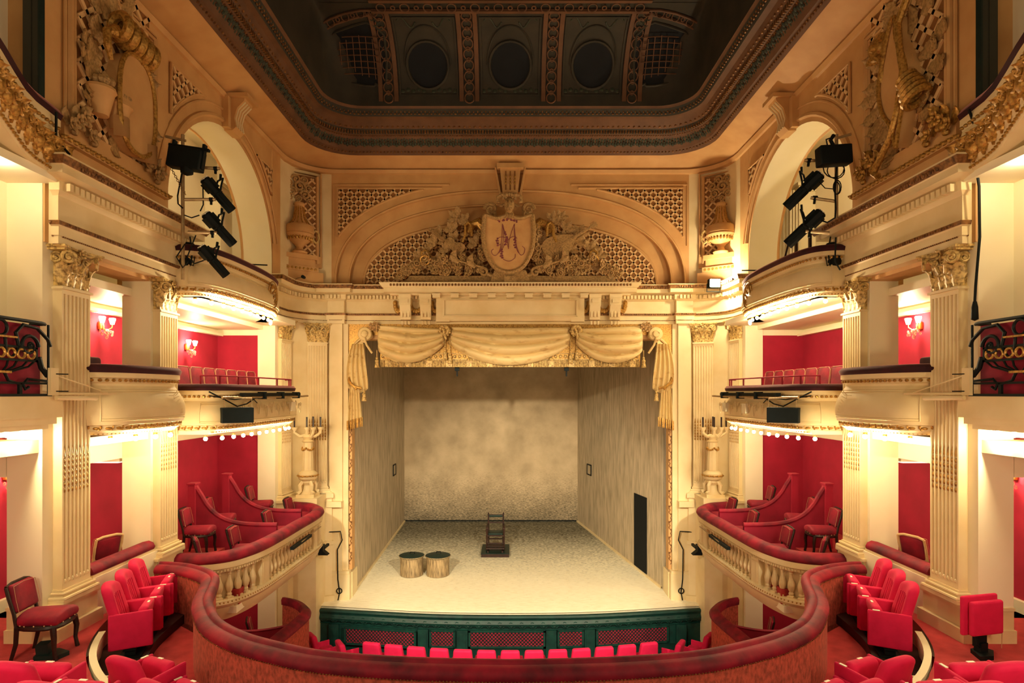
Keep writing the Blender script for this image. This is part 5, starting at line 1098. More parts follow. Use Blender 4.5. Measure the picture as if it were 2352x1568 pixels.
for j in range(9): a = (j - 4) * .42; mb.sphere(c + V((.15 * math.sin(a), -.08, .16 + .09 * math.cos(a))), (.05, .06, .06), 6, 4)
for j in range(7): x = (j - 3) * .025; mb.tube([c + V((x, -.12, -.22)), c + V((x * 1.4, -.14, -.31)), c + V((x * .5, -.12, -.40))], [.022, .018, .006], 5)
obj('goat_mask', mb, relief, ca)
for f in (-1, 1):
    mb = MB(); p = B(1170 + f * 43, 480, YT - .14); mb.volute(M.Translation(p), .17, .05, 1.7, f, 26); mb.tube([p + V((f * -.10, 0, -.05)), p + V((f * -.14, -.02, -.3)), p + V((f * -.05, 0, -.48)), p + V((f * .25, .05, -.60))], [.05, .06, .07, .05], 7); obj('scroll', mb, relief, ca)
    mb = MB(); T = M.Translation(B(1170 + f * 63, 515, YT - .08)); mb.tube([T @ V((-f * .1, 0, -.12)), T @ V((f * .1, 0, .05)), T @ V((f * .28, .02, -.02)), T @ V((f * .36, 0, -.25))], [.16, .14, .12, .10], 9)
    mb.tube([T @ V((f * .26, -.1, -.35)), T @ V((f * .28, -.12, -.05)), T @ V((f * .36, -.12, .02)), T @ V((f * .44, -.12, -.05)), T @ V((f * .44, -.1, -.32)), T @ V((f * .52, -.08, -.50))], .035, 7); obj('strapwork', mb, gold, ca)
    mb = MB(); p = B(1170 + f * 60, 625, YT - .18); mb.volute(M.Translation(p), .14, .045, 1.4, f, 20); mb.tube([p + V((-f * .1, 0, -.05)), p + V((-f * .3, 0, -.13)), p + V((-f * .42, .02, -.14))], .05, 6); mb.tube([p + V((0, -.05, .12)), p + V((f * .4, -.06, .22)), p + V((f * .9, -.05, .36))], .03, 6)
    for j in range(4): mb.leaf(M.Translation(p + V((f * (.2 + .22 * j), -.08, .12 + .06 * j))) @ M.Rotation(PI, 4, 'Z') @ M.Rotation(f * (-.9 + 1.4 * (j % 2)), 4, 'Y'), .16, .34, .3, 2, 4, 6)
    obj('laurel_spray', mb, relief, ca)
mb = MB(); mb.prism([(-3.05, 0), (3.05, 0), (2.75, .16), (2.70, .24), (-2.70, .24), (-2.75, .16)], .25, M(((1, 0, 0, 0), (0, 0, 1, YT - .05), (0, 1, 0, 6.0), (0, 0, 0, 1)))); mb.box((-.16, YT - .34, 6.0), (.16, YT - .1, 6.18)); mb.prism([(-.55, 0), (.55, 0), (.42, .35), (-.42, .35)], .3, M(((1, 0, 0, 0), (0, 0, 1, YT - .22), (0, 1, 0, 6.0), (0, 0, 0, 1)))); obj('base_block', mb, relief, ca)
mb = MB(); ov = B(1085, 570)                             # violin, left
def vio(mb, T, w_, l_):
    o = [(0, -.5), (.30, -.48), (.42, -.34), (.36, -.14), (.24, -.02), (.24, .08), (.33, .2), (.30, .38), (.14, .48), (0, .5)]; o = [(a * w_, b * l_) for a, b in o]
    o = smooth_path(o, 3); o = o + [(-a, b) for a, b in o[::-1][1:-1]]; mb.prism(o, .09, T @ M(((1, 0, 0, 0), (0, 0, 1, -.045), (0, 1, 0, 0), (0, 0, 0, 1)))); return mb
T = M.Translation(B(1043, 566, YT - .12)) @ M.Rotation(-.98, 4, 'Y'); vio(mb, T, .45, .55); mb.box((-.025, -.08, .2), (.025, -.02, .72), T); mb.volute(T @ M.Translation((0, -.05, .76)), .06, .02, 1.3, 1, 14); mb.box((-.07, -.09, -.12), (.07, -.05, -.09), T)
for f in (-1, 1): mb.tube([T @ V((f * .09, -.055, -.1)), T @ V((f * .11, -.06, 0)), T @ V((f * .08, -.055, .08))], .01, 4)
for k in (-.015, 0, .015): mb.tube([T @ V((k, -.1, -.22)), T @ V((k, -.09, .7))], .004, 3)
obj('violin', mb, relief, ca)
mb = MB(); T = M.Translation(B(1282, 568, YT - .12)) @ M.Rotation(1.02, 4, 'Y')   # lute, right
o = smooth_path([(0, -.42), (.22, -.38), (.34, -.22), (.33, 0), (.22, .28), (.06, .52), (0, .55)], 3); o = o + [(-a, b) for a, b in o[::-1][1:-1]]; mb.prism(o, .1, T @ M(((1, 0, 0, 0), (0, 0, 1, -.05), (0, 1, 0, 0), (0, 0, 0, 1))))
mb.box((-.03, -.07, .45), (.03, 0, 1.05), T); mb.box((-.05, -.06, 1.03), (.05, 0, 1.2), T); mb.torus((0, -.06, .0), .07, .012, (0, 1, 0), 14, 5, T); mb.box((-.12, -.07, -.22), (.12, -.045, -.19), T)
for k in (-.02, 0, .02): mb.tube([T @ V((k, -.075, -.2)), T @ V((k, -.08, 1.1))], .004, 3)
for k in range(4): mb.tube([T @ V((-.1, -.02, 1.06 + .035 * k)), T @ V((.1, -.02, 1.06 + .035 * k))], .01, 4)
obj('lute', mb, relief, ca)
fl = MB(); fl.flower(M.Rotation(PI, 4, 'Z'), .13, 6); fl.torus((0, -.06, 0), .06, .02, (0, 1, 0), 10, 5); flm = mesh_of('flower', fl, relief)
lm = MB(); [lm.leaf(M.Rotation(PI, 4, 'Z') @ M.Rotation(a, 4, 'Y'), .13, .28, .4, 2, 4, 6) for a in (-.9, 0, .9)]; lmm = mesh_of('leaf_spray', lm, relief)
bm_ = MB(); [bm_.sphere((.05 * math.cos(j * 1.7), -.04 - .02 * (j % 2), .05 * math.sin(j * 1.7)), .035, 7, 4) for j in range(7)]; bmm = mesh_of('berry_cluster', bm_, relief)
random.seed(11)
for f in (-1, 1):
    pts = [(250, 632), (243, 618), (228, 612), (213, 607), (198, 604), (180, 615), (165, 606), (150, 612), (135, 605), (120, 610), (105, 602), (95, 612), (84, 592), (72, 604), (90, 622), (118, 626), (142, 624), (60, 590), (64, 570), (58, 552), (66, 535), (60, 520), (128, 590), (150, 595), (192, 590), (108, 590), (78, 618), (168, 622), (235, 626), (220, 620)]
    for j, (dx, y) in enumerate(pts):
        o = obj('flower', flm, None, ca); o.location = B(1170 + f * dx, y, YT - .10 - .10 * random.random()) - ca.location; q = .7 + .5 * random.random(); o.scale = (q, q, q); o.rotation_euler = (random.uniform(-.5, .3), random.uniform(0, 6), random.uniform(-.4, .4))
    for j, (dx, y) in enumerate([(130, 530), (110, 515), (150, 555), (170, 560), (185, 575), (125, 550), (205, 590), (95, 540), (160, 540), (140, 575), (75, 560), (245, 640), (200, 615), (112, 620), (60, 600), (160, 600), (190, 612), (100, 505), (118, 500)]):
        o = obj('leaf_spray', lmm, None, ca); o.location = B(1170 + f * dx, y, YT - .05) - ca.location; q = .8 + .5 * random.random(); o.scale = (q, q, q); o.rotation_euler = (0, f * random.uniform(-.3, 1.1), 0)
    for j, (dx, y) in enumerate([(70, 622), (130, 618), (155, 628), (98, 632), (180, 600), (210, 622), (66, 580), (60, 545)]):
        o = obj('berry_cluster', bmm, None, ca); o.location = B(1170 + f * dx, y, YT - .14) - ca.location
    mb = MB(); p = B(1170 + f * 193, 588, YT - .1); mb.tube([p + V((-.09, 0, -.08)), p + V((-.09, -.02, .10)), p + V((0, -.03, .15)), p + V((.09, -.02, .10)), p + V((.09, 0, -.08)), p + V((0, -.02, -.14))], .035, 7, closed=True); mb.torus(p + V((0, -.05, -.12)), .12, .03, (0, 1, .5), 14, 6); obj('garland_ring', mb, gold, ca)
# ================================================================== URN NICHES, ATTIC RELIEFS, CANDELABRA
def frame_T(X, Y, rz): return M.Translation((X, Y, 0)) @ M.Rotation(rz, 4, 'Z')
for s in (-1, 1):
    n = SIDE[s]
    rz = (PI + .62) if s == -1 else (PI - .62); T = frame_T(s * 5.60, 15.50, rz)
    t = thing('urn_relief', 'stucco relief of a smoking urn on a trellis panel in the %s curved corner' % n, 'relief', (s * 5.60, 15.50, 6.0))
    mb = MB(); mb.box((-.46, -.05, 6.7), (.46, .02, 8.85), T); o = obj('panel', mb, lattice_bg, t)
    mb = MB(); mb.lattice(lambda x, z: True, -.44, .44, 6.72, 8.83, .24, .045, .03, T @ M.Translation((0, .02, 0)), .04); sub('trellis', mb, lattice_m, o)
    mb = MB()
    for q, tk in ((.50, .05), (.60, .025)): mb.tube([T @ V(p) for p in ((-q, .02, 6.55), (-q, .02, 8.85 + q - .46), (q, .02, 8.85 + q - .46), (q, .02, 6.55))], tk, 6)
    sub('frame', mb, buff, o)
    mb = MB(); mb.box((-.62, -.2, 6.0), (.62, .16, 6.30), T); mb.box((-.48, -.2, 6.30), (.48, .20, 6.42), T); mb.box((-.40, -.2, 6.42), (.40, .15, 6.62), T); mb.box((-.45, -.2, 6.62), (.45, .2, 6.74), T); mb.box((-.62, -.1, 6.45), (.62, .04, 6.75), T); obj('pedestal', mb, buff, t)
    mb = MB()
    for j in range(9): mb.sphere((-.4 + .1 * j, .19, 6.36), (.05, .03, .04), 6, 4, T)
    obj('carved_band', mb, gold, t)
    mb = MB(); C_ = T @ M.Translation((0, .16, 0))
    mb.lathe([(.18, 6.74), (.2, 6.78), (.10, 6.84), (.08, 6.9), (.14, 6.98), (.27, 7.08), (.34, 7.18), (.36, 7.22), (.34, 7.25), (.36, 7.27), (.36, 7.42), (.33, 7.46), (.24, 7.50), (.16, 7.62), (.115, 7.82), (.105, 7.98), (.135, 8.02), (.12, 8.06)], n=24, T=C_); u = obj('urn', mb, buff, t)
    mb = MB()
    for j in range(24): a = 2 * PI * j / 24; mb.sphere((.30 * math.cos(a), .30 * math.sin(a), 7.12), (.035, .035, .07), 5, 4, C_)
    sub('gadroon', mb, gold, u); mb = MB()
    for j in range(12): a = 2 * PI * j / 12; mb.tube([C_ @ V((r * math.cos(a), r * math.sin(a), z)) for r, z in ((.107, 7.95), (.12, 7.82), (.165, 7.62), (.25, 7.50))], .018, 5)
    sub('fluting', mb, gold, u)
    mb = MB()
    for f in (-1, 1): mb.torus((f * .42, 0, 7.24), .08, .03, (0, 1, 0), 16, 6, C_, 1, 2.0)
    sub('handle', mb, patina, u)
    mb = MB()
    for (x, z, q, fl_) in ((0, 8.2, .10, 1), (-.18, 8.32, .15, 1), (.2, 8.36, .15, -1), (-.02, 8.52, .18, -1), (-.28, 8.5, .12, -1), (.28, 8.56, .13, 1), (.08, 8.70, .14, 1), (-.16, 8.70, .12, 1), (.26, 8.2, .10, 1), (-.3, 8.16, .09, -1)): mb.volute(C_ @ M.Translation((x * .9, -.08, z)), q * .85, q * .24, 1.5, fl_, 18)
    obj('smoke_scroll', mb, relief, t)
    # attic panel: trellis, leaves, trophy
    X = 5.77; T = M.Translation((s * X, 0, 0)) @ M.Rotation(s * PI / 2, 4, 'Z') if s == 1 else M.Translation((-X, 0, 0)) @ M.Rotation(-PI / 2, 4, 'Z') @ M.Scale(-1, 4, V((1, 0, 0)))   # local x = depth, y = into the hall
    t = thing('trophy_relief', ('stucco trophy relief with oval shield, horn coil and flower pots on the left attic wall', '', 'stucco trophy relief with long lyre shaped shield and scrolls on the right attic wall')[s + 1], 'relief', (s * X, 8.6, 6.2))
    mb = MB(); mb.box((7.78, -.02, 6.62), (9.36, .02, 9.05), T); o = obj('panel', mb, lattice_bg, t)
    mb = MB(); mb.lattice(lambda x, z: True, 7.80, 9.34, 6.64, 9.05, .30, .06, .03, T @ M.Translation((0, .02, 0)), .04); sub('trellis', mb, lattice_m, o)
    mb = MB()
    for q, tk in ((0, .035), (.07, .05), (.15, .025)): mb.tube([T @ V(p) for p in ((7.74 - q, .02, 6.6), (7.74 - q, .02, 8.72 + q), (9.40 + q, .02, 8.72 + q), (9.40 + q, .02, 6.6))], tk, 6)
    sub('frame', mb, buff, o)
    mb = MB(); mb.box((7.42, -.02, 6.30), (9.75, .12, 6.38), T); mb.box((7.5, -.02, 6.38), (9.70, .08, 6.62), T); mb.box((7.46, -.02, 6.0), (9.72, .04, 6.3), T); obj('ledge', mb, buff, t)
    mb = MB(); x = 7.44
    while x < 9.74: mb.sphere((x, .12, 6.345), (.05, .035, .035), 6, 4, T); mb.sphere((x + .05, .12, 6.37), (.03, .03, .02), 5, 3, T); x += .10
    obj('carved_band', mb, gold, t)
    R = T @ M.Rotation(0, 4, 'Z'); random.seed(5 + s)
    mb = MB()
    for j in range(34):
        a = random.uniform(0, PI * 2); r = random.uniform(.45, .98); x = 8.57 + .72 * r * math.cos(a); z = 7.72 + 1.0 * r * math.sin(a)
        if z < 6.7 or not 7.82 < x < 9.32: continue
        mb.leaf(T @ M.Translation((x, .06, z)) @ M.Rotation(PI / 2 - a, 4, 'Y'), .22, .42, .4, 3, 4, 6)
    obj('acanthus', mb, relief, t)
    mb = MB()
    for j in range(8):
        if j == 4: obj('flower_cluster', mb, gold if s == 1 else relief, t); mb = MB()
        x = 7.55 + .12 * j if j < 4 else 9.1 + .12 * (j - 4); z = 6.55 + .10 * (j % 3); mb.flower(T @ M.Translation((x, .16, z)), .10); mb.sphere((x + .05, .14, z - .08), .05, 6, 4, T); mb.leaf(T @ M.Translation((x, .1, z)) @ M.Rotation(.6 * (j % 3 - 1), 4, 'Y'), .14, .26, .4, 2, 4, 5)
    obj('flower_cluster', mb, gold if s == 1 else relief, t)
    if s == -1:
        mb = MB(); o8 = [(.42 * math.copysign(abs(math.cos(a)) ** .8, math.cos(a)), .72 * math.copysign(abs(math.sin(a)) ** .8, math.sin(a))) for a in [2 * PI * i / 28 for i in range(28)]]
        mb.prism(o8, .22, T @ M(((1, 0, 0, 8.72), (0, 0, 1, .02), (0, 1, 0, 7.35), (0, 0, 0, 1)))); sh = obj('shield', mb, buff, t)
        mb = MB(); mb.tube([T @ V((8.72 + a, .25, 7.35 + b)) for a, b in o8], .035, 6, closed=True); sub('rim', mb, gold, sh)
        mb = MB()
        for k in range(5): mb.torus((8.35 + .16 * k, .22, 8.30 - .02 * k), .16, .07, (1, .25, 0), 18, 8, T)
        mb.tube([T @ V(p) for p in ((8.3, .2, 8.2), (8.12, .2, 8.1), (8.1, .22, 7.9), (8.2, .2, 7.75))], [.1, .06, .05, .03], 8); obj('horn_coil', mb, gold, t)
        for (x, z) in ((8.10, 6.92), (8.45, 6.86)):
            mb = MB(); mb.lathe([(.10, 0), (.17, .30), (.20, .34), (.19, .38)], n=14, T=T @ M.Translation((x, .12, z))); pt = obj('pot', mb, buff, t)
            mb = MB()
            for j in range(9): mb.sphere((x + .12 * math.cos(j * 2.4) * (j / 9), .14 + .05 * math.sin(j), z + .40 + .03 * (j % 3) + .05), .07, 6, 4, T)
            sub('blooms', mb, relief, pt)
        mb = MB(); mb.grid(lambda u, v: T @ V((8.25 + .95 * u, .20 + .10 * math.sin(u * 9), 6.72 - .10 * u + .26 * v + .05 * math.sin(u * 7))), 20, 3, thick=(0, 0, .03)); obj('ribbon', mb, buff, t)
    else:
        o8 = smooth_path([(-.10, -.95), (.02, -.6), (.22, -.3), (.30, .1), (.18, .5), (.05, .85), (-.06, .95), (-.10, .6), (-.28, .2), (-.32, -.2), (-.2, -.55), (-.10, -.95)], 3)
        mb = MB(); mb.prism(o8[:-1], .22, T @ M(((1, 0, 0, 8.50), (0, 0, 1, .02), (0, 1, 0, 7.55), (0, 0, 0, 1)))); sh = obj('shield', mb, buff, t)
        mb = MB(); mb.tube([T @ V((8.50 + a, .26, 7.55 + b)) for a, b in o8], .03, 6); mb.tube([T @ V(p) for p in ((8.05, .2, 8.75), (8.2, .24, 8.6), (8.36, .26, 8.35), (8.3, .28, 8.0), (8.22, .28, 7.6), (8.34, .28, 7.1), (8.52, .26, 6.8), (8.8, .24, 6.6), (8.92, .26, 6.42), (8.78, .28, 6.34))], .05, 7); sub('rim', mb, gold, sh)
        mb = MB(); mb.lathe([(.22, 0), (.22, .08), (.15, .1), (.13, .14), (.06, .15), (.05, .2), (0, .21)], n=20, T=T @ M.Translation((8.92, .12, 8.32)) @ M.Rotation(-PI / 2, 4, 'X')); mb.tube([T @ V((8.92 + .18 * math.cos(a), .22, 8.15 - .08 * a + .15 * math.sin(a))) for a in [i * .3 for i in range(14)]], .05, 6); obj('scroll_disc', mb, gold, t)
        mb = MB()
        for k in range(5): mb.torus((8.06 + .05 * k, .2, 7.15 + .09 * k), .16 - .015 * k, .05, (.5, .3, 1), 16, 6, T)
        obj('horn_coil', mb, gold, t)
    # candelabrum on a pedestal beside the stage
    bx, by = s * 5.24, 15.22
    mb = MB(); mb.box((bx - .30, by - .28, -3.7), (bx + .30, by + .45, .28)); mb.box((bx - .34, by - .32, .28), (bx + .34, by + .45, .42)); mb.box((bx - .34, by - .32, -.95), (bx + .34, by + .45, -.84)); struct('trim_22', mb, cream)
    t = thing('candelabrum', 'tall cream candelabrum on fluted column with dark candles, beside the %s box and the stage' % n, 'candelabrum', (bx, by, .42))
    mb = MB(); mb.cbox((0, 0, .04), (.46, .46, .08)); mb.lathe([(.20, .08), (.12, .16), (.10, .30), (.16, .38), (.14, .42)], n=16)
    for j in range(4): a = PI / 4 + j * PI / 2; mb.tube([(r * math.cos(a), r * math.sin(a), z) for r, z in ((.14, .40), (.22, .30), (.20, .16), (.27, .10), (.30, .15))], [.05, .05, .045, .05, .03], 7)
    obj('base', mb, cream, t, world=False)
    mb = MB(); mb.lathe([(.15, .42), (.22, .46), (.24, .50), (.24, .60), (.21, .63), (.17, .66), (.14, .68)], n=20); mb.lathe([(.135, .68), (.125, 1.10), (.115, 1.40)], n=40, lobes=10, amp=.05); mb.lathe([(.12, 1.40), (.15, 1.43), (.09, 1.48), (.14, 1.55), (.10, 1.60)], n=16); obj('column', mb, cream, t, world=False)
    mb = MB()
    for j in range(14): a = 2 * PI * j / 14; mb.sphere((.25 * math.cos(a), .25 * math.sin(a), .55), (.03, .03, .025), 6, 4)
    mb.torus((0, 0, .55), .245, .02, n=24); obj('rosette_band', mb, gold, t, world=False); mb = MB()
    for j in range(20): a = 2 * PI * j / 20; mb.sphere((.14 * math.cos(a), .14 * math.sin(a), 1.26 - .05 * abs(math.sin(a * 2))), (.03, .03, .03), 6, 4)
    obj('garland', mb, gold, t, world=False)
    for j, (a, r, h) in enumerate(((-2.7, .33, 1.86), (-1.5, .10, 1.86), (-.6, .22, 1.90), (-.1, .34, 1.86), (1.2, .2, 1.9))):
        cx, cy = r * math.cos(a), r * math.sin(a)
        mb = MB(); mb.tube([(.06 * math.cos(a), .06 * math.sin(a), 1.58), (cx * .6, cy * .6, 1.56), (cx, cy, 1.66), (cx, cy, 1.76)], [.05, .04, .035, .04], 7); mb.lathe([(.03, 1.70), (.07, 1.75), (.085, 1.80), (.03, 1.80)], (cx, cy, 0), 10); ar = obj('arm', mb, cream, t, world=False)
        mb = MB(); mb.tube([(cx, cy, 1.80), (cx, cy, 2.06)], .022, 7); sub('candle', mb, darkwood, ar, world=False)
# ================================================================== STAGE LIGHTS, LOUDSPEAKERS, CABLES
def spot_lamp(label, back, front, group, fit):
    back, front = V(back), V(front); d = front - back; L = d.length; t = thing('profile_spotlight', label, 'stage light', back, 0, group); t.rotation_mode = 'QUATERNION'; t.rotation_quaternion = d.to_track_quat('Z', 'Y')
    mb = MB(); k = L / .85
    mb.lathe([(.09 * k, 0), (.12 * k, .02), (.12 * k, .36 * k), (.10 * k, .38 * k)], n=8); mb.box((-.09 * k, -.13 * k, .05), (.09 * k, .13 * k, .3 * k)); obj('lamp_house', mb, black, t, world=False, ang=25)
    mb = MB(); mb.lathe([(.10 * k, .36 * k), (.115 * k, .40 * k), (.115 * k, L), (.10 * k, L), (.10 * k, L - .1)], n=8); mb.box((-.12 * k, -.03, .42 * k), (-.10 * k, .03, L - .05)); mb.box((.10 * k, -.03, .42 * k), (.12 * k, .03, L - .05)); obj('lens_tube', mb, black, t, world=False, ang=25)
    mb = MB()
    for j in range(3): mb.box((-.08 * k, -.05 * k + .045 * j * k, -.012), (.08 * k, -.02 * k + .045 * j * k, .004))
    obj('vent', mb, tagw, t, world=False)
    mb = MB(); mb.tube([(-.15 * k, 0, .40 * k), (-.16 * k, .10 * k, .32 * k), (-.13 * k, .30 * k, .22 * k), (.13 * k, .30 * k, .22 * k), (.16 * k, .10 * k, .32 * k), (.15 * k, 0, .40 * k)], .016, 6); mb.tube([(0, .30 * k, .22 * k), (0, .40 * k, .14 * k)], .02, 6)
    mb.tube([(-.16 * k, 0, .40 * k), (-.24 * k, 0, .40 * k)], .01, 5); mb.tube([(.16 * k, 0, .40 * k), (.22 * k, 0, .40 * k)], .01, 5); obj('yoke', mb, black, t, world=False); return t
rig = thing('lighting_pole', 'upright steel pole with side pipes holding stage lights before the left arch', 'lighting stand', (-5.25, 9.45, 4.9))
PX = at(420, 500, 9.45).x
mb = MB(); mb.tube([(PX, 9.45, 4.92), (PX, 9.45, 7.25)], .028, 8); mb.tube([(PX - .25, 9.40, 7.20), (PX + .05, 9.45, 7.15)], .022, 7); obj('pole', mb, steel, rig)
for (x0, y0, x1, y1) in ((418, 382, 505, 387), (424, 458, 495, 458), (432, 533, 498, 534)):
    mb = MB(); mb.tube([at(x0, y0, 9.45), at(x1, y1, 9.55)], .026, 8); obj('side_pipe', mb, steel, rig); mb = MB(); mb.tube([at(x1 - 14, y1, 9.53), at(x1 - 6, y1, 9.54)], .035, 8); mb.tube([at(x1 - 10, y1, 9.53), at(x1 - 10, y1 + 12, 9.53)], .02, 6); obj('clamp', mb, black, rig)
mb = MB(); mb.tube([at(420, 340, 9.4), at(421, 380, 9.4), at(408, 450, 9.42), at(409, 468, 9.42), at(420, 478, 9.42)], .012, 5); mb.tube([at(424, 494, 9.42), at(440, 500, 9.45), at(458, 494, 9.5)], .010, 5); mb.tube([at(450, 540, 9.45), at(430, 590, 9.42), at(447, 605, 9.45), at(468, 598, 9.5)], .010, 5); mb.tube([at(425, 560, 9.42), at(405, 590, 9.4), at(420, 615, 9.4), at(432, 600, 9.42)], .010, 5); mb.tube([at(466, 430, 9.5), at(467, 470, 9.5), at(460, 485, 9.5)], .01, 5)
obj('cable', mb, black, rig)
mb = MB()
for j in range(14): q = at(394 + 2.4 * j, 388 + 4.4 * j, 9.40); mb.torus(q, .018, .005, (1, 0, .5) if j % 2 else (0, 1, 0), 8, 4)
obj('safety_chain', mb, steel, rig)
for lab, b, f in (('topmost of the three black spotlights on the left pole', at(468, 410, 9.5), at(533, 484, 9.85)), ('middle one of the three black spotlights on the left pole', at(471, 490, 9.5), at(536, 561, 9.85)), ('lowest of the three black spotlights on the left pole', at(461, 566, 9.5), at(520, 633, 9.8))): spot_lamp(lab, b, f, 'stage spotlights', None)
t = thing('flood_box', 'flat black flood lamp box hung at the top of the left lighting pole', 'stage light', at(428, 365, 9.3)); c_ = at(428, 366, 9.3)
mb = MB(); T = M.Translation(c_) @ M.Rotation(.15, 4, 'Y'); mb.rbox((0, 0, 0), (.52, .20, .32), .02, T, k=2); obj('housing', mb, black, t); mb = MB(); mb.box((-.30, -.03, .17), (.34, .03, .21), T); mb.box((-.24, -.04, .18), (-.20, .04, .27), T); mb.box((.24, -.04, -.12), (.28, .04, .27), T); obj('hanger', mb, black, t); mb = MB(); mb.lathe([(.10, 0), (.09, -.08), (0, -.12)], c_ + V((.02, -.02, -.15)), 10); obj('cable_gland', mb, black, t)
rig = thing('lighting_pole', 'upright steel pole with looped cables holding stage lights before the right arch', 'lighting stand', (5.2, 9.45, 4.9)); PX = at(1921, 450, 9.45).x
mb = MB(); mb.tube([(PX, 9.45, 5.9), (PX, 9.45, 7.25)], .028, 8); mb.tube([at(1920, 318, 9.4), at(1955, 308, 9.35)], .022, 7); obj('pole', mb, steel, rig)
for (x0, y0, x1, y1) in ((1918, 370, 1848, 368), (1918, 462, 1862, 454), (1905, 535, 1850, 531)):
    mb = MB(); mb.tube([at(x0, y0, 9.45), at(x1, y1, 9.55)], .026, 8); obj('side_pipe', mb, steel, rig); mb = MB(); mb.tube([at(x1 + 6, y1, 9.53), at(x1 + 14, y1, 9.54)], .035, 8); mb.tube([at(x1 + 10, y1, 9.53), at(x1 + 8, y1 + 14, 9.53)], .02, 6); obj('clamp', mb, black, rig)
mb = MB()
for (x, y, a, b) in ((1920, 392, 20, 18), (1915, 386, 24, 22), (1922, 432, 7, 14), (1923, 430, 9, 16)): mb.tube([at(x + a * math.cos(k), y + b * math.sin(k), 9.38) for k in [i * .45 for i in range(15)]], .009, 5)
mb.tube([at(1922, 380, 9.4), at(1918, 440, 9.4), at(1920, 480, 9.4), at(1918, 500, 9.4), at(1900, 511, 9.45), at(1886, 506, 9.5)], .014, 5); mb.tube([at(1882, 418, 9.5), at(1895, 432, 9.45), at(1915, 434, 9.4)], .008, 5); mb.tube([at(1920, 545, 9.4), at(1918, 600, 9.4), at(1930, 620, 9.4)], .014, 5); obj('cable', mb, black, rig)
for lab, b, f in (('upper one of the two black spotlights on the right pole', at(1886, 398, 9.5), at(1806, 476, 9.85)), ('lower one of the two black spotlights on the right pole', at(1888, 486, 9.5), at(1808, 562, 9.8))): spot_lamp(lab, b, f, 'stage spotlights', None)
t = thing('flood_box', 'flat black flood lamp box with coiled cable on top of the right lighting pole', 'stage light', at(1915, 358, 9.3)); c_ = at(1915, 358, 9.3)
mb = MB(); T = M.Translation(c_) @ M.Rotation(-.06, 4, 'Y'); mb.rbox((0, 0, 0), (.50, .20, .30), .02, T, k=2); obj('housing', mb, black, t); mb = MB(); mb.tube([c_ + V((0, 0, .15)), c_ + V((-.05, 0, .25)), c_ + V((.0, 0, .33))], .03, 6); mb.tube([c_ + V((-.1, 0, .16)), c_ + V((-.12, 0, .26)), c_ + V((0, 0, .3))], .012, 5); obj('hanger', mb, black, t)
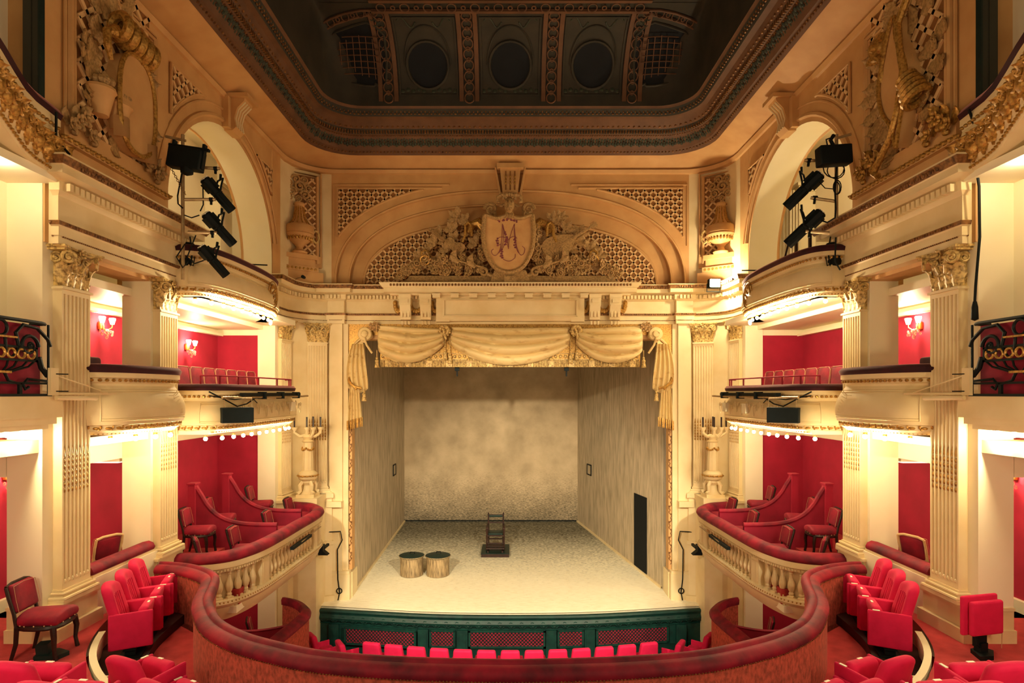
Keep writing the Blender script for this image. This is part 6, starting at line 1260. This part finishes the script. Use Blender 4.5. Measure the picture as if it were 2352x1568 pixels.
for s in (-1, 1):
    n = SIDE[s]
    # dark cable boxes between the entablature and the upper balcony
    t = thing('dimmer_box', 'dark lamp housing wedged between the carved cornice and the upper balcony, %s' % n, 'lamp housing', (s * 5.45, 10.2, 5.3))
    mb = MB(); mb.lathe([(.10, 5.15), (.14, 5.18), (.14, 5.42), (.12, 5.45), (.14, 5.48), (.13, 5.62), (.10, 5.66)], (5.52, 10.06, 0), 12); obj('housing', mb, black, t, s)
    mb = MB(); mb.tube([(5.44, 9.98, 5.75), (5.38, 9.95, 5.5), (5.42, 9.95, 5.2), (5.36, 9.96, 5.05), (5.44, 9.98, 4.95)], .012, 5); mb.tube([(5.5, 9.95, 5.3), (5.36, 9.94, 5.25), (5.34, 9.95, 5.4)], .010, 5); obj('cable', mb, black, t, s)
    # loudspeaker and pipe on the upper box front
    q = at(541, 953, 10.36); X = abs(q.x)
    t = thing('loudspeaker', 'black loudspeaker mounted on the plaster front of the %s upper box' % n, 'loudspeaker', (s * X, 10.36, 2.68))
    mb = MB(); T = M.Translation((X - .02, 10.36, q.z)) @ M.Rotation(PI / 2 + .95, 4, 'Z'); mb.rbox((0, -.0, 0), (.52, .26, .27), .015, T, k=2); obj('cabinet', mb, black, t, s); mb = MB(); mb.box((-.25, .13, -.12), (.25, .138, .12), T); mb.box((-.25, -.138, -.12), (.25, -.13, .12), T); obj('grille', mb, black, t, s)
    mb = MB(); mb.tube([T @ V((-.2, 0, .13)), T @ V((-.2, .0, .30)), T @ V((.25, 0, .30)), T @ V((.25, 0, .13))], .010, 5); obj('bracket', mb, steel, t, s)
    t = thing('fly_bar', 'horizontal steel pipe with dark lamp batten along the %s upper box front' % n, 'lighting bar', (s * 4.9, 12.4, 3.05))
    mb = MB(); mb.tube([(4.90, 10.0, 3.02), (4.82, 11.05, 3.02), (4.78, 13.4, 3.02), (4.72, 13.7, 3.03)], .022, 7); obj('pipe', mb, steel, t, s)
    mb = MB(); mb.box((4.78, 10.6, 3.04), (4.88, 13.4, 3.10)); obj('batten', mb, black, t, s)
    for y in (11.4, 12.3, 13.2): mb = MB(); mb.box((4.74, y, 2.98), (4.9, y + .05, 3.12)); obj('clamp', mb, black, t, s)
    t = thing('cable_run', 'black cable drooping below the rail of the %s upper box' % n, 'cable', (s * 4.9, 10.6, 3.0))
    mb = MB(); mb.tube([(5.18, 10.1, 3.12), (5.0, 10.22, 3.0), (4.88, 10.5, 2.86), (4.84, 10.8, 2.90), (4.82, 11.1, 3.0), (4.82, 11.4, 3.0)], .013, 5); mb.tube([(5.18, 10.12, 3.05), (4.90, 10.45, 2.98), (4.84, 11.0, 3.02), (4.86, 11.3, 2.9)], .010, 5); obj('cable', mb, black, t, s)
    if s == 1:
        for y in (12.0, 13.1): mb = MB(); mb.box((4.80, y, 2.68), (4.90, y + .2, 2.88)); tag(obj('socket_box', mb, pale, None, s), '%s small white socket box fixed to the right upper box front under the pipe' % ('nearer' if y < 12.5 else 'farther'), 'socket box', 'socket boxes')
    else: mb = MB(); mb.box((4.80, 12.9, 2.70), (4.90, 13.15, 2.90)); tag(obj('socket_box', mb, pale, None, s), 'small white socket box fixed to the left upper box front under the pipe', 'socket box')
    t = thing('monitor_speaker', 'small black monitor speaker hanging on the pedestal beside the %s balustrade' % n, 'loudspeaker', (s * 4.70, 14.9, -.7))
    p = at(741, 1263, 14.9); mb = MB(); mb.prism([(-.14, -.12), (.10, -.12), (.10, .13), (-.02, .13), (-.02, -.02)], .18, M(((s if s < 0 else -1, 0, 0, s * abs(p.x)), (0, 0, 1, 14.85), (0, 1, 0, p.z), (0, 0, 0, 1))) if s < 0 else M(((1, 0, 0, abs(p.x)), (0, 0, 1, 14.85), (0, 1, 0, p.z), (0, 0, 0, 1)))); mb.box((s * abs(p.x) - .03, 15.0, p.z), (s * abs(p.x) + .03, 15.35, p.z + .06)); obj('cabinet', mb, black, t)
    t = thing('wall_cable', 'dark cable running down the stage pilaster strip to the floor, %s of the opening' % n, 'cable', (s * 4.6, 15.6, -2.4))
    P = [at(1172 + s * -1 * (1172 - x) * -1 * -1 if False else 1172 + s * (1172 - x), y, 15.72) for x, y in ((745, 1222), (782, 1220), (786, 1240), (775, 1262), (776, 1330), (780, 1360), (775, 1385), (758, 1394))]
    mb = MB(); mb.tube(P, .016, 5); obj('cable', mb, black, t)
    mb = MB(); p = P[5]; mb.torus(p + V((0, -.03, .05)), .07, .015, (0, 1, 0), 14, 5); obj('cable_coil', mb, black, t)
    t = thing('loose_cable', 'black cord hanging down the edge of the carved entablature, %s near pier' % n, 'cable', (s * 5.6, 7.25, 4.0))
    mb = MB(); mb.tube([(5.5, 7.12, 6.5), (5.55, 7.18, 6.2), (5.40, 7.2, 6.02)] if s == -1 else [(5.50, 7.05, 6.5), (5.62, 7.10, 6.3), (5.60, 7.10, 6.0), (5.68, 7.12, 5.6), (5.72, 7.16, 5.0), (5.70, 7.2, 4.4), (5.69, 7.2, 4.2)], .016, 6); obj('cord', mb, black, t, s)
    if s == 1: mb = MB(); mb.lathe([(.02, 4.22), (.035, 4.15), (.04, 4.0), (0, 3.98)], (5.69, 7.2, 0), 10); obj('weight', mb, black, t, s)
# floodlight on the right cornice (the bright star of the photograph)
fp_ = at(1642, 650, 15.1)
t = thing('cornice_floodlight', 'blazing floodlight standing on the cornice by the right urn', 'floodlight', fp_)
mb = MB(); mb.rbox(fp_ + V((0, .08, 0)), (.30, .16, .24), .03, k=2); obj('housing', mb, black, t); mb = MB(); mb.rbox(fp_ + V((0, -.02, 0)), (.26, .05, .20), .02, k=2); obj('lens', mb, mat('floodlight_lens', 'fff4dc', rough=.3, emit=40), t); mb = MB(); mb.tube([fp_ + V((-.17, .08, 0)), fp_ + V((-.17, .12, -.2)), fp_ + V((.17, .12, -.2)), fp_ + V((.17, .08, 0))], .015, 6); obj('yoke', mb, black, t)
lamp('POINT', fp_ + V((0, -.12, .0)), 260, .08, (1, .84, .55), parent=t)
# left cornice small camera, upper box rails
t = thing('cornice_camera', 'tiny black camera on the cornice below the left urn', 'camera', at(697, 636, 15.2)); p = at(697, 636, 15.2); mb = MB(); mb.lathe([(.04, 0), (.045, .12), (.03, .13)], n=10, T=M.Translation(p) @ M.Rotation(PI / 2, 4, 'X') @ M.Translation((0, 0, -.06))); obj('body', mb, black, t); mb = MB(); mb.tube([p, p + V((-.18, .05, -.02)), p + V((-.25, .1, -.05))], .012, 5); obj('arm', mb, steel, t)
t = thing('balcony_rail', 'dark steel guard rail standing on the right arched balcony', 'railing', (5.3, 10.8, 5.6)); mb = MB(); mb.tube([(5.25, 10.05, 6.0), (5.22, 11.0, 5.95), (5.2, 11.15, 5.62)], .018, 6)
for y in (10.25, 10.75): mb.box((5.22, y, 5.55), (5.26, y + .05, 5.97))
obj('rail', mb, darkwood, t)
for s in (-1, 1):
    mb = MB(); mb.tube([(5.75, 12.7, 5.88), (5.25, 12.7, 5.86)] if s == -1 else [(5.75, 13.2, 5.85), (5.2, 13.2, 5.85)], .014, 6); tag(obj('guard_bar', mb, black, None, s), 'short black bar sticking out above the arched balcony rail, %s' % SIDE[s], 'bar')
t = thing('conduit_pipes', 'bundle of upright pipes on the niche wall behind the right arch', 'pipes', (6.9, 13.9, 4.9))
for k in range(4): mb = MB(); mb.tube([(6.86 - .07 * k, 13.93, 4.9), (6.86 - .07 * k, 13.93, 7.9)], .022, 7); obj('pipe', mb, pale, t)
# light inside the niches and the stalls boxes, and the working light of the stage
for s in (-1, 1):
    t = thing('niche_lamp', 'ceiling lamp inside the %s arched niche, mostly out of sight' % SIDE[s], 'ceiling lamp', (s * 6.6, 11.0, 8.7)); mb = MB(); mb.lathe([(.12, .15), (.14, .05), (.08, -.04), (0, -.06)], n=14); obj('bowl', mb, bulboff, t, world=False); lamp('POINT', (0, 0, -.25), 90, .1).parent = t
    lamp('POINT', (s * 6.3, 12.5, -1.2), 25, .1)
